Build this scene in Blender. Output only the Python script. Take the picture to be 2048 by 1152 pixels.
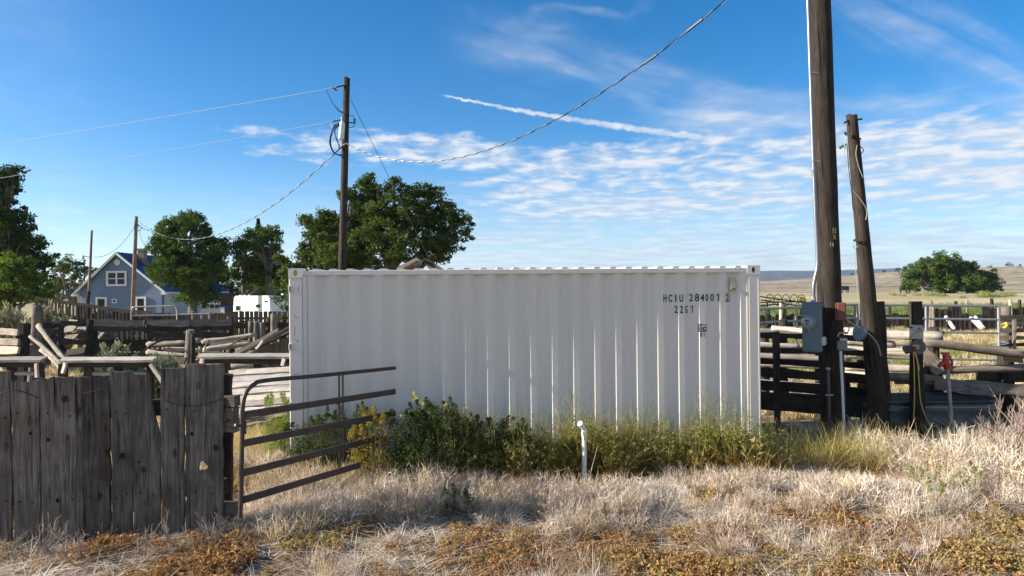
import bpy, bmesh, math, random
import numpy as np
from mathutils import Matrix, Vector, Quaternion, noise as mnoise

for _o in list(bpy.data.objects):
    bpy.data.objects.remove(_o)
scene = bpy.context.scene
COL = scene.collection
R = math.radians

# ------------------------------------------------------------------ camera
CAM_Z, FPX = 2.285, 1365.0
PITCH, ROLL = R(0.25), R(-0.55)
CAMROT = Matrix.Rotation(R(90) + PITCH, 3, 'X') @ Matrix.Rotation(ROLL, 3, 'Z')
cam_data = bpy.data.cameras.new('camera')
cam = bpy.data.objects.new('camera', cam_data)
COL.objects.link(cam)
cam.matrix_world = Matrix.Translation((0, 0, CAM_Z)) @ CAMROT.to_4x4()
cam_data.sensor_width = 36.0
cam_data.lens = 36.0 * FPX / 2048.0
cam_data.clip_start = 0.1
cam_data.clip_end = 30000.0
scene.camera = cam

# ------------------------------------------------------------------ sun and sky
PSI = R(5.2)                       # heading of the container's long side
CD = Vector((math.cos(PSI), math.sin(PSI), 0))
CN = Vector((math.sin(PSI), -math.cos(PSI), 0))
SUN_EL = R(22.0)
SUN_A = R(1.0)
_h = (-CD * math.cos(SUN_A) + CN * math.sin(SUN_A))
SUN = Vector((_h.x * math.cos(SUN_EL), _h.y * math.cos(SUN_EL), math.sin(SUN_EL))).normalized()
sun_data = bpy.data.lights.new('sun', 'SUN')
sun_data.energy = 5.0
sun_data.angle = R(0.5)
sun_data.color = (1.0, 0.93, 0.82)
sun = bpy.data.objects.new('sun', sun_data)
COL.objects.link(sun)
sun.rotation_euler = (-SUN).to_track_quat('-Z', 'Y').to_euler()
sun.location = (-40, -6, 40)

world = bpy.data.worlds.new('World')
scene.world = world
world.use_nodes = True
SKY_STRENGTH = 0.085
SUN_ROT = math.atan2(_h.x, _h.y)


def build_world():
    nt = world.node_tree
    N, L = nt.nodes, nt.links
    N.clear()
    out = N.new('ShaderNodeOutputWorld')
    bg = N.new('ShaderNodeBackground')
    bg.inputs['Strength'].default_value = SKY_STRENGTH
    L.new(bg.outputs[0], out.inputs[0])
    sky = N.new('ShaderNodeTexSky')
    sky.sky_type = 'NISHITA'
    sky.sun_disc = False
    sky.sun_elevation = SUN_EL
    sky.sun_rotation = SUN_ROT
    sky.altitude = 1800
    sky.air_density = 1.0
    sky.dust_density = 1.2
    sky.ozone_density = 2.0
    hs = N.new('ShaderNodeHueSaturation')
    hs.inputs['Saturation'].default_value = 1.44
    hs.inputs['Value'].default_value = 0.95
    L.new(sky.outputs[0], hs.inputs['Color'])

    def val(x):
        return x

    def m(op, a, b=None, c=None, clamp=False):
        n = N.new('ShaderNodeMath')
        n.operation = op
        n.use_clamp = clamp
        for i, x in enumerate((a, b, c)):
            if x is None:
                continue
            if isinstance(x, (int, float)):
                n.inputs[i].default_value = x
            else:
                L.new(x, n.inputs[i])
        return n.outputs[0]

    def ss(x, lo, hi, a=0.0, b=1.0):
        n = N.new('ShaderNodeMapRange')
        n.interpolation_type = 'SMOOTHSTEP'
        L.new(x, n.inputs[0])
        for i, q in ((1, lo), (2, hi), (3, a), (4, b)):
            n.inputs[i].default_value = q
        return n.outputs[0]

    def vec(x, y, z=0.0):
        n = N.new('ShaderNodeCombineXYZ')
        for i, q in enumerate((x, y, z)):
            if isinstance(q, (int, float)):
                n.inputs[i].default_value = q
            else:
                L.new(q, n.inputs[i])
        return n.outputs[0]

    def noise(v, scale, detail=4, rough=0.55, dist=0.0):
        n = N.new('ShaderNodeTexNoise')
        L.new(v, n.inputs['Vector'])
        n.inputs['Scale'].default_value = scale
        n.inputs['Detail'].default_value = detail
        n.inputs['Roughness'].default_value = rough
        n.inputs['Distortion'].default_value = dist
        return n.outputs[0]

    tc = N.new('ShaderNodeTexCoord')
    sp = N.new('ShaderNodeSeparateXYZ')
    L.new(tc.outputs['Generated'], sp.inputs[0])
    az = m('ARCTAN2', sp.outputs[0], sp.outputs[1])
    el = m('ARCSINE', sp.outputs[2])
    # the cloud deck, flattened towards the horizon like a sheet seen from below
    elp = m('ADD', el, 0.02)
    u = m('DIVIDE', az, 1.0)
    deck = vec(m('MULTIPLY', az, 7.0), m('MULTIPLY', m('LOGARITHM', m('MAXIMUM', elp, 0.005), 2.718), 5.0))
    warp = noise(deck, 1.1, 3, 0.5)
    puff = noise(deck, 3.3, 4, 0.5, 0.2)
    fine = noise(deck, 9.0, 3, 0.5)
    big = noise(deck, 0.75, 3, 0.6)
    base = m('ADD', m('MULTIPLY', puff, 0.8), m('MULTIPLY', fine, 0.2))
    # where the altocumulus field lies: right of the left-hand pole, ten degrees up
    right = ss(az, -0.16, 0.06)
    band = m('MULTIPLY', ss(el, 0.075, 0.12), ss(el, 0.235, 0.19))
    left_band = m('MULTIPLY', m('MULTIPLY', ss(az, -0.48, -0.30), ss(az, 0.05, -0.1)),
                  m('MULTIPLY', ss(el, 0.165, 0.195), ss(el, 0.245, 0.215)))
    cover = m('ADD', m('MULTIPLY', right, m('MULTIPLY', band, 1.08)), m('MULTIPLY', left_band, 0.85), clamp=True)
    thr = m('ADD', m('MULTIPLY', cover, 0.40), m('MULTIPLY', big, 0.32))
    ac = ss(m('ADD', base, thr), 0.83, 1.21)
    ac = m('MULTIPLY', ac, ss(cover, 0.05, 0.4))
    # low veil over the horizon
    low = vec(m('MULTIPLY', az, 5.0), m('MULTIPLY', el, 45.0))
    veil_n = noise(low, 2.0, 5, 0.6, 0.3)
    veil = m('MULTIPLY', m('MULTIPLY', ss(el, 0.20, 0.02), ss(az, -0.6, 0.15, 0.35, 1.0)), ss(veil_n, 0.34, 0.64, 0.38, 0.92))
    # high cirrus, two slanting bands
    def cirrus(az0, el0, slope, width, amount, seed, a_lo, a_hi):
        d = m('SUBTRACT', el, m('ADD', m('MULTIPLY', m('SUBTRACT', az, az0), slope), el0))
        dd = m('ABSOLUTE', m('ADD', d, m('MULTIPLY', m('SUBTRACT', warp, 0.5), 0.12)))
        body = ss(dd, width, 0.0)
        v = vec(m('ADD', m('MULTIPLY', az, 5.0), seed), m('MULTIPLY', d, 26.0))
        w = ss(noise(v, 1.1, 4, 0.5, 0.4), 0.30, 0.78)
        ends = m('MULTIPLY', ss(az, a_lo, a_lo + 0.16), ss(az, a_hi, a_hi - 0.2))
        return m('MULTIPLY', m('MULTIPLY', m('MULTIPLY', body, w), ends), amount)
    c1 = cirrus(0.2, 0.285, -0.30, 0.060, 0.40, 3.0, -0.12, 1.3)
    c2 = cirrus(0.56, 0.30, -0.75, 0.06, 0.42, 11.0, 0.22, 1.2)
    c3 = cirrus(0.5, 0.19, -0.12, 0.08, 0.85, 23.0, 0.16, 1.6)
    c4 = cirrus(0.12, 0.385, 0.12, 0.012, 0.3, 31.0, -0.05, 0.4)
    # contrail
    t = m('DIVIDE', m('ADD', az, 0.105), 0.42)
    ridge = vec(m('MULTIPLY', az, 60.0), m('MULTIPLY', el, 60.0))
    wob = m('MULTIPLY', m('SUBTRACT', noise(ridge, 1.3, 4, 0.65), 0.5), 0.010)
    d = m('ABSOLUTE', m('ADD', m('SUBTRACT', el, m('SUBTRACT', 0.2805, m('MULTIPLY', t, 0.077))), wob))
    wd = m('ADD', 0.0016, m('MULTIPLY', m('MINIMUM', m('MAXIMUM', t, 0.0), 0.6), 0.0075))
    tr = m('SUBTRACT', 1.0, m('DIVIDE', d, wd), clamp=True)
    tr = ss(tr, 0.0, 0.75)
    tr = m('MULTIPLY', m('MULTIPLY', tr, m('MULTIPLY', ss(t, 0.0, 0.05), ss(t, 1.12, 0.85))), ss(noise(ridge, 0.8, 3), 0.25, 0.6, 0.6, 0.95))
    # unseen pale veil added behind the lens to brighten and neutralise the shade light
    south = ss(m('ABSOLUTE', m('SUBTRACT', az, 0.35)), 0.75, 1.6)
    fill_veil = m('MULTIPLY', m('MULTIPLY', south, ss(el, 1.25, 0.7)), ss(noise(deck, 0.6, 3, 0.55), 0.3, 0.7, 0.22, 0.62))
    total = ac
    total = m('MULTIPLY', total, 0.92)
    for x in (veil, c1, c2, c3, c4, fill_veil, tr):
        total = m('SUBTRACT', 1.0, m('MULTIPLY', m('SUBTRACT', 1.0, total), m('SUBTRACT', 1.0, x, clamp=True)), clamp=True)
    mix = N.new('ShaderNodeMix')
    mix.data_type = 'RGBA'
    L.new(total, mix.inputs['Factor'])
    L.new(hs.outputs[0], mix.inputs[6])
    k = 0.40 / SKY_STRENGTH
    tone = N.new('ShaderNodeMix')
    tone.data_type = 'RGBA'
    L.new(ss(puff, 0.42, 0.66), tone.inputs['Factor'])
    tone.inputs[6].default_value = (0.66 * k, 0.78 * k, 0.93 * k, 1)
    tone.inputs[7].default_value = (0.97 * k, 0.99 * k, 1.03 * k, 1)
    L.new(tone.outputs[2], mix.inputs[7])
    L.new(mix.outputs[2], bg.inputs['Color'])


build_world()
world.cycles.sampling_method = 'NONE'
vs = scene.view_settings
scene.display_settings.display_device = 'sRGB'
vs.view_transform = 'Standard'
vs.look = 'None'
vs.gamma = 1.0
vs.use_curve_mapping = False
vs.exposure = 1.22
scene.render.engine = 'CYCLES'
scene.cycles.use_denoising = True
scene.cycles.max_bounces = 3
scene.cycles.diffuse_bounces = 2
scene.cycles.glossy_bounces = 2
scene.cycles.transmission_bounces = 2
scene.cycles.use_adaptive_sampling = True
scene.cycles.adaptive_threshold = 0.02
scene.cycles.transparent_max_bounces = 4
scene.cycles.volume_bounces = 0


# ------------------------------------------------------------------ helpers
def W(px, py, d):
    """World point at depth d (metres along +Y) on the line through a photo pixel."""
    v = CAMROT @ Vector(((px - 1024) / FPX, -(py - 576) / FPX, -1))
    s = d / v.y
    return Vector((v.x * s, d, CAM_Z + v.z * s))


def X(px, d):
    return W(px, 640, d).x


WM = {}
rng = random.Random(7)
nrng = np.random.default_rng(7)


def wm(o):
    return WM.get(o.name, Matrix.Identity(4))


def thing(name, label, cat, loc=(0, 0, 0), rz=0.0, group=None):
    o = bpy.data.objects.new(name, None)
    COL.objects.link(o)
    o.empty_display_size = 0.2
    M = Matrix.Translation(Vector(loc)) @ Matrix.Rotation(rz, 4, 'Z')
    o.matrix_world = M
    WM[o.name] = M
    tag(o, label, cat, group)
    return o


def tag(o, label=None, cat=None, group=None, kind=None):
    if label:
        o['label'] = label
    if cat:
        o['category'] = cat
    if group:
        o['group'] = group
    if kind:
        o['kind'] = kind
    return o


def mesh_np(name, v, faces_flat, nper, smooth=False, mats=()):
    """Fast mesh from arrays: v (n,3), faces_flat ints with nper corners per face."""
    me = bpy.data.meshes.new(name)
    v = np.asarray(v, dtype=np.float32)
    fl = np.asarray(faces_flat, dtype=np.int32).ravel()
    nf = len(fl) // nper
    me.vertices.add(len(v))
    me.vertices.foreach_set('co', v.ravel())
    me.loops.add(len(fl))
    me.loops.foreach_set('vertex_index', fl)
    me.polygons.add(nf)
    me.polygons.foreach_set('loop_start', np.arange(nf, dtype=np.int32) * nper)
    if smooth:
        me.polygons.foreach_set('use_smooth', np.ones(nf, dtype=bool))
    me.update(calc_edges=True)
    for mt in mats:
        me.materials.append(mt)
    return me


def link(name, me, parent=None, M=None):
    o = bpy.data.objects.new(name, me)
    COL.objects.link(o)
    M = M if M is not None else Matrix.Identity(4)
    if parent is not None:
        o.parent = parent
        o.matrix_local = wm(parent).inverted() @ M
    else:
        o.matrix_world = M
    WM[o.name] = M
    return o


class MB:
    def __init__(self):
        self.v = []
        self.f = []

    def box(self, c, s, rot=None):
        c = Vector(c)
        b = len(self.v)
        for dx in (-.5, .5):
            for dy in (-.5, .5):
                for dz in (-.5, .5):
                    p = Vector((dx * s[0], dy * s[1], dz * s[2]))
                    if rot is not None:
                        p = rot @ p
                    self.v.append(tuple(c + p))
        for q in ((0, 1, 3, 2), (4, 6, 7, 5), (0, 4, 5, 1), (2, 3, 7, 6), (0, 2, 6, 4), (1, 5, 7, 3)):
            self.f.append(tuple(b + i for i in q))
        return self

    def tube(self, pts, r, n=8, cap=True, closed=False):
        pts = [Vector(p) for p in pts]
        k = len(pts)
        rs = r if isinstance(r, (list, tuple)) else [r] * k
        b = len(self.v)
        up = None
        for i, p in enumerate(pts):
            if closed:
                t = pts[(i + 1) % k] - pts[i - 1]
            else:
                t = pts[min(i + 1, k - 1)] - pts[max(i - 1, 0)]
            t = t.normalized() if t.length > 1e-9 else Vector((0, 0, 1))
            if up is None:
                up = t.orthogonal().normalized()
            up = (up - t * up.dot(t))
            up = up.normalized() if up.length > 1e-6 else t.orthogonal().normalized()
            sd = t.cross(up)
            for j in range(n):
                a = 2 * math.pi * j / n
                self.v.append(tuple(p + (up * math.cos(a) + sd * math.sin(a)) * rs[i]))
        for i in range(k if closed else k - 1):
            i2 = (i + 1) % k
            for j in range(n):
                j2 = (j + 1) % n
                self.f.append((b + i * n + j, b + i2 * n + j, b + i2 * n + j2, b + i * n + j2)[::-1])
        if cap and not closed:
            self.f.append(tuple(b + j for j in range(n)))
            self.f.append(tuple(b + (k - 1) * n + j for j in reversed(range(n))))
        return self

    def prism(self, poly, y0, y1):
        """poly: list of (x,z); extruded along y."""
        b = len(self.v)
        n = len(poly)
        for y in (y0, y1):
            for x, z in poly:
                self.v.append((x, y, z))
        self.f.append(tuple(b + i for i in range(n)))
        self.f.append(tuple(b + n + i for i in reversed(range(n))))
        for i in range(n):
            j = (i + 1) % n
            self.f.append((b + i, b + n + i, b + n + j, b + j))
        return self

    def obj(self, name, mat, parent=None, M=None, smooth=False, local=False, bevel=0.0):
        me = bpy.data.meshes.new(name)
        v = self.v
        if parent is not None and M is None and not local:
            inv = wm(parent).inverted()
            v = [tuple(inv @ Vector(p)) for p in v]
        me.from_pydata(v, [], self.f)
        if smooth:
            me.polygons.foreach_set('use_smooth', [True] * len(me.polygons))
        me.materials.append(mat)
        bm = bmesh.new()
        bm.from_mesh(me)
        bmesh.ops.recalc_face_normals(bm, faces=bm.faces)
        if bevel:
            bmesh.ops.bevel(bm, geom=list(bm.edges), offset=bevel, segments=2, profile=0.5, affect='EDGES', clamp_overlap=True)
        bm.to_mesh(me)
        bm.free()
        if smooth:
            try:
                me.set_sharp_from_angle(angle=R(40))
            except Exception:
                pass
        if parent is not None:
            return link(name, me, parent, M if M is not None else wm(parent))
        return link(name, me, None, M)


def frame(p0, p1, face):
    p0, p1 = Vector(p0), Vector(p1)
    xa = (p1 - p0)
    ln = xa.length
    xa.normalize()
    z = Vector(face)
    z = (z - xa * z.dot(xa))
    if z.length < 1e-5:
        z = xa.orthogonal()
    z.normalize()
    y = z.cross(xa)
    M = Matrix((xa, y, z)).transposed().to_4x4()
    M.translation = p0
    return M, ln


def board(name, p0, p1, w, t, mat, parent, face=(0, -1, 0), seg=5, nw=1, rough=0.012, ragged=0.02, bow=0.0, seed=None, hole=None, w1=None, notch=None):
    """A sawn board whose length runs p0 to p1 (local X), with uneven edges and broken ends."""
    M, ln = frame(p0, p1, face)
    r = random.Random(seed if seed is not None else rng.random())
    vs_, fs = [], []
    w1 = w1 if w1 is not None else w
    offs = [r.uniform(-1, 1) * rough for _ in range(seg + 1)]
    offs2 = [r.uniform(-1, 1) * rough for _ in range(seg + 1)]
    eo = [[r.uniform(0, ragged) for _ in range(nw + 1)] for _ in range(2)]
    bz = [bow * math.sin(math.pi * i / seg) + r.uniform(-.25, .25) * rough for i in range(seg + 1)]
    cols = nw + 1
    for side in (1, -1):
        for i in range(seg + 1):
            ww = w + (w1 - w) * i / seg
            lo, hi = -ww / 2 + offs[i], ww / 2 + offs2[i]
            for j in range(cols):
                x = ln * i / seg
                if i == 0:
                    x += eo[0][j]
                if i == seg:
                    x -= eo[1][j]
                y = lo + (hi - lo) * j / nw
                z = bz[i] + side * t / 2
                if notch:
                    x, y = notch(x, y, ln, ww)
                vs_.append((x, y, z))
    per = (seg + 1) * cols
    idx = lambda s, i, j: s * per + i * cols + j
    gone = set()
    if hole:
        hi_, hj_, hx, hy, hr = hole
        gone = {(hi_, hj_), (hi_ + 1, hj_), (hi_, hj_ + 1), (hi_ + 1, hj_ + 1)}
        for s in (0, 1):
            for (di, dj) in ((0, 0), (0, 1), (0, 2), (1, 2), (2, 2), (2, 1), (2, 0), (1, 0)):
                a = math.atan2(dj - 1, di - 1)
                rr = hr * (1 + 0.22 * math.sin(3 * a + 1))
                k = idx(s, hi_ + di, hj_ + dj)
                vs_[k] = (hx + rr * math.cos(a), hy + rr * math.sin(a) * 1.0, vs_[k][2])
            k = idx(s, hi_ + 1, hj_ + 1)
    for i in range(seg):
        for j in range(nw):
            if (i, j) in gone:
                continue
            fs.append((idx(0, i, j), idx(0, i + 1, j), idx(0, i + 1, j + 1), idx(0, i, j + 1)))
            fs.append((idx(1, i, j), idx(1, i, j + 1), idx(1, i + 1, j + 1), idx(1, i + 1, j)))
        fs.append((idx(0, i, 0), idx(1, i, 0), idx(1, i + 1, 0), idx(0, i + 1, 0)))
        fs.append((idx(0, i, nw), idx(0, i + 1, nw), idx(1, i + 1, nw), idx(1, i, nw)))
    for j in range(nw):
        fs.append((idx(0, 0, j), idx(0, 0, j + 1), idx(1, 0, j + 1), idx(1, 0, j)))
        fs.append((idx(0, seg, j), idx(1, seg, j), idx(1, seg, j + 1), idx(0, seg, j + 1)))
    if hole:
        ring = [(0, 0), (0, 1), (0, 2), (1, 2), (2, 2), (2, 1), (2, 0), (1, 0)]
        for a in range(8):
            (i0, j0), (i1, j1) = ring[a], ring[(a + 1) % 8]
            fs.append((idx(0, hi_ + i0, hj_ + j0), idx(0, hi_ + i1, hj_ + j1), idx(1, hi_ + i1, hj_ + j1), idx(1, hi_ + i0, hj_ + j0)))
    me = bpy.data.meshes.new(name)
    me.from_pydata(vs_, [], fs)
    if hole:
        bm = bmesh.new()
        bm.from_mesh(me)
        bmesh.ops.delete(bm, geom=[q for q in bm.verts if not q.link_faces], context='VERTS')
        bm.to_mesh(me)
        bm.free()
    me.materials.append(mat)
    me.update()
    return link(name, me, parent, M)


def log(name, p0, p1, r0, r1, mat, parent, seg=7, n=9, bow=0.02, jit=0.10, seed=None, endmat=None):
    """A peeled log or round post; local X along its length."""
    M, ln = frame(p0, p1, (0, -1, 0.2))
    r = random.Random(seed if seed is not None else rng.random())
    ph = r.uniform(0, 6.28)
    if seg < 20:
        seg, bow = max(seg, 10), bow * .55
    lump = [1 + r.uniform(-jit, jit) for _ in range(n)]
    vs_, fs = [], []
    for i in range(seg + 1):
        t = i / seg
        rad = r0 + (r1 - r0) * t
        b = bow * math.sin(math.pi * t)
        for j in range(n):
            a = 2 * math.pi * j / n
            q = rad * lump[j] * (1 + r.uniform(-jit, jit) * .9)
            x = ln * t + (r.uniform(-.3, .3) * rad if i in (0, seg) else 0)
            vs_.append((x, math.cos(a) * q + b * math.cos(ph), math.sin(a) * q + b * math.sin(ph)))
    for i in range(seg):
        for j in range(n):
            j2 = (j + 1) % n
            fs.append((i * n + j, i * n + j2, (i + 1) * n + j2, (i + 1) * n + j))
    fs.append(tuple(reversed(range(n))))
    fs.append(tuple(seg * n + j for j in range(n)))
    me = bpy.data.meshes.new(name)
    me.from_pydata(vs_, [], fs)
    me.polygons.foreach_set('use_smooth', [len(q) == 4 for q in fs])
    me.materials.append(mat)
    if endmat is not None:
        me.materials.append(endmat)
        me.polygons[len(fs) - 1].material_index = 1
        me.polygons[len(fs) - 2].material_index = 1
    me.update()
    return link(name, me, parent, M)


def bez(pts, n=24):
    """Catmull-Rom through pts."""
    pts = [Vector(p) for p in pts]
    out = []
    P = [pts[0] * 2 - pts[1]] + pts + [pts[-1] * 2 - pts[-2]]
    for i in range(1, len(P) - 2):
        for k in range(n):
            t = k / n
            a, b, c, d = P[i - 1], P[i], P[i + 1], P[i + 2]
            out.append(0.5 * ((2 * b) + (c - a) * t + (2 * a - 5 * b + 4 * c - d) * t * t + (3 * b - a - 3 * c + d) * t ** 3))
    out.append(pts[-1])
    return out


def sagline(p0, p1, sag, n=30):
    p0, p1 = Vector(p0), Vector(p1)
    return [p0.lerp(p1, i / n) - Vector((0, 0, sag * 4 * (i / n) * (1 - i / n))) for i in range(n + 1)]


# ------------------------------------------------------------------ materials
MATS = {}


def nodemat(name):
    mt = bpy.data.materials.new(name)
    mt.use_nodes = True
    nt = mt.node_tree
    b = nt.nodes['Principled BSDF']
    MATS[name] = mt
    return mt, nt, nt.nodes, nt.links, b


def ramp(N, stops, interp='LINEAR'):
    n = N.new('ShaderNodeValToRGB')
    n.color_ramp.interpolation = interp
    e = n.color_ramp.elements
    while len(e) > 1:
        e.remove(e[-1])
    e[0].position = stops[0][0]
    e[0].color = (*stops[0][1], 1)
    for p, c in stops[1:]:
        q = e.new(p)
        q.color = (*c, 1)
    return n


def tnoise(N, L, vec, scale, detail=4, rough=.55, dist=0.0):
    n = N.new('ShaderNodeTexNoise')
    if vec is not None:
        L.new(vec, n.inputs['Vector'])
    n.inputs['Scale'].default_value = scale
    n.inputs['Detail'].default_value = detail
    n.inputs['Roughness'].default_value = rough
    n.inputs['Distortion'].default_value = dist
    return n.outputs['Fac']


def mixc(N, L, fac, a, b, mode='MIX'):
    n = N.new('ShaderNodeMix')
    n.data_type = 'RGBA'
    n.blend_type = mode
    for s, x in ((0, fac), (6, a), (7, b)):
        if isinstance(x, (int, float)):
            n.inputs[s].default_value = x
        elif isinstance(x, tuple):
            n.inputs[s].default_value = (*x, 1)
        else:
            L.new(x, n.inputs[s])
    return n.outputs[2]


def bump(N, L, b, h, strength=.5, dist=.01):
    n = N.new('ShaderNodeBump')
    n.inputs['Strength'].default_value = strength
    n.inputs['Distance'].default_value = dist
    L.new(h, n.inputs['Height'])
    L.new(n.outputs[0], b.inputs['Normal'])


def wood(name, dark, light, grain=22.0, stain=None, crack=0.5, lichen=None, bstr=.7, knots=False):
    """Weathered timber: grain runs along each piece's own X axis."""
    mt, nt, N, L, b = nodemat(name)
    tc = N.new('ShaderNodeTexCoord')
    oi = N.new('ShaderNodeObjectInfo')
    add = N.new('ShaderNodeVectorMath')
    add.operation = 'ADD'
    mul = N.new('ShaderNodeMath')
    mul.operation = 'MULTIPLY'
    L.new(oi.outputs['Random'], mul.inputs[0])
    mul.inputs[1].default_value = 57.0
    L.new(tc.outputs['Object'], add.inputs[0])
    L.new(mul.outputs[0], add.inputs[1])
    mp = N.new('ShaderNodeMapping')
    mp.inputs['Scale'].default_value = (1.0, grain, grain)
    L.new(add.outputs[0], mp.inputs[0])
    g = tnoise(N, L, mp.outputs[0], 2.2, 6, .62, .9)
    mp2 = N.new('ShaderNodeMapping')
    mp2.inputs['Scale'].default_value = (.55, grain * 1.5, grain * 1.5)
    L.new(add.outputs[0], mp2.inputs[0])
    ck = tnoise(N, L, mp2.outputs[0], 2.0, 3, .5, .35)
    blotch = tnoise(N, L, add.outputs[0], 3.1, 5, .6)
    rp = ramp(N, [(.28, dark), (.5, tuple((a + c) / 2 for a, c in zip(dark, light))), (.74, light)])
    L.new(g, rp.inputs[0])
    col = rp.outputs[0]
    bl = ramp(N, [(.3, (.5, .47, .44)), (.6, (1, 1, 1))])
    L.new(blotch, bl.inputs[0])
    col = mixc(N, L, .75, col, bl.outputs[0], 'MULTIPLY')
    if stain:
        st = ramp(N, [(.52, (0, 0, 0)), (.68, (1, 1, 1))])
        L.new(tnoise(N, L, add.outputs[0], 1.7, 4, .65), st.inputs[0])
        col = mixc(N, L, st.outputs[0], col, stain)
    # tone differs from piece to piece
    vr = ramp(N, [(0, (.62, .60, .58)), (.5, (.95, .95, .95)), (1, (1.2, 1.17, 1.12))])
    L.new(oi.outputs['Random'], vr.inputs[0])
    col = mixc(N, L, 1.0, col, vr.outputs[0], 'MULTIPLY')
    cr = ramp(N, [(.30, (0, 0, 0)), (.37, (1, 1, 1))])
    L.new(ck, cr.inputs[0])
    dk = mixc(N, L, crack, (1, 1, 1), cr.outputs[0])
    col = mixc(N, L, 1.0, col, dk, 'MULTIPLY')
    if knots:
        mpk = N.new('ShaderNodeMapping')
        mpk.inputs['Scale'].default_value = (2.4, 5.0, 0.0)
        L.new(add.outputs[0], mpk.inputs[0])
        vo = N.new('ShaderNodeTexVoronoi')
        vo.inputs['Scale'].default_value = 1.0
        L.new(mpk.outputs[0], vo.inputs['Vector'])
        kr = ramp(N, [(.045, (.22, .2, .19)), (.075, (.75, .72, .7)), (.10, (.5, .48, .46)), (.14, (1, 1, 1))])
        L.new(vo.outputs['Distance'], kr.inputs[0])
        col = mixc(N, L, 1.0, col, kr.outputs[0], 'MULTIPLY')
    if lichen:
        lr = ramp(N, [(.60, (0, 0, 0)), (.70, (1, 1, 1))])
        L.new(tnoise(N, L, add.outputs[0], 9.0, 5, .7), lr.inputs[0])
        ms = N.new('ShaderNodeSeparateXYZ')
        L.new(tc.outputs['Generated'], ms.inputs[0])
        hi = N.new('ShaderNodeMapRange')
        L.new(ms.outputs[0], hi.inputs[0])
        hi.inputs[1].default_value = .62
        hi.inputs[2].default_value = .98
        m2 = N.new('ShaderNodeMath')
        m2.operation = 'MULTIPLY'
        L.new(lr.outputs[0], m2.inputs[0])
        L.new(hi.outputs[0], m2.inputs[1])
        col = mixc(N, L, m2.outputs[0], col, lichen)
    L.new(col, b.inputs['Base Color'])
    b.inputs['Roughness'].default_value = .9
    b.inputs['Specular IOR Level'].default_value = .2
    hm = N.new('ShaderNodeMath')
    hm.operation = 'MULTIPLY'
    L.new(g, hm.inputs[0])
    L.new(cr.outputs[0], hm.inputs[1])
    bump(N, L, b, hm.outputs[0], bstr, .012)
    return mt


def plain(name, color, rough=.6, metal=0.0, var=.15, scale=6.0, spec=.5, bumps=0.0, bscale=40.0, dirt=None, coat=0.0):
    mt, nt, N, L, b = nodemat(name)
    tc = N.new('ShaderNodeTexCoord')
    n1 = tnoise(N, L, tc.outputs['Object'], scale, 5, .6)
    lo = tuple(max(0, c * (1 - var)) for c in color)
    hi = tuple(min(1, c * (1 + var)) for c in color)
    rp = ramp(N, [(.3, lo), (.7, hi)])
    L.new(n1, rp.inputs[0])
    col = rp.outputs[0]
    if dirt:
        n2 = tnoise(N, L, tc.outputs['Object'], scale * 2.7, 6, .7)
        dr = ramp(N, [(.55, (0, 0, 0)), (.72, (1, 1, 1))])
        L.new(n2, dr.inputs[0])
        col = mixc(N, L, dr.outputs[0], col, dirt)
    L.new(col, b.inputs['Base Color'])
    b.inputs['Roughness'].default_value = rough
    b.inputs['Metallic'].default_value = metal
    b.inputs['Specular IOR Level'].default_value = spec
    b.inputs['Coat Weight'].default_value = coat
    if bumps:
        bump(N, L, b, tnoise(N, L, tc.outputs['Object'], bscale, 4, .6), bumps, .004)
    return mt


def leafmat(name, a, bcol, c, trans=.35, inst=False, attr='tint', rough=.6, base=None, zsplit=None):
    """Foliage: colour runs from a over b to c with a per-leaf (or per-plant) tint, light shines through a little."""
    mt, nt, N, L, p = nodemat(name)
    at = N.new('ShaderNodeAttribute')
    at.attribute_name = attr
    at.attribute_type = 'INSTANCER' if inst else 'GEOMETRY'
    rp = ramp(N, [(0.0, a), (.5, bcol), (1.0, c)])
    fac = at.outputs['Fac']
    if inst:
        a2 = N.new('ShaderNodeAttribute')
        a2.attribute_name = 'blade'
        mu = N.new('ShaderNodeMath')
        mu.operation = 'MULTIPLY_ADD'
        L.new(a2.outputs['Fac'], mu.inputs[0])
        mu.inputs[1].default_value = .8
        mu.inputs[2].default_value = -.4
        ad = N.new('ShaderNodeMath')
        ad.use_clamp = True
        L.new(fac, ad.inputs[0])
        L.new(mu.outputs[0], ad.inputs[1])
        fac = ad.outputs[0]
    L.new(fac, rp.inputs[0])
    col = rp.outputs[0]
    if base:
        tc = N.new('ShaderNodeTexCoord')
        sp = N.new('ShaderNodeSeparateXYZ')
        L.new(tc.outputs['Object'], sp.inputs[0])
        mr = N.new('ShaderNodeMapRange')
        L.new(sp.outputs[2], mr.inputs[0])
        mr.inputs[1].default_value = zsplit[0]
        mr.inputs[2].default_value = zsplit[1]
        col = mixc(N, L, mr.outputs[0], base, col)
    N.remove(p)
    p = N.new('ShaderNodeBsdfDiffuse')
    L.new(col, p.inputs['Color'])
    tr = N.new('ShaderNodeBsdfTranslucent')
    L.new(col, tr.inputs[0])
    mx = N.new('ShaderNodeMixShader')
    mx.inputs[0].default_value = trans
    L.new(p.outputs[0], mx.inputs[1])
    L.new(tr.outputs[0], mx.inputs[2])
    L.new(mx.outputs[0], N['Material Output'].inputs[0])
    return mt


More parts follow.
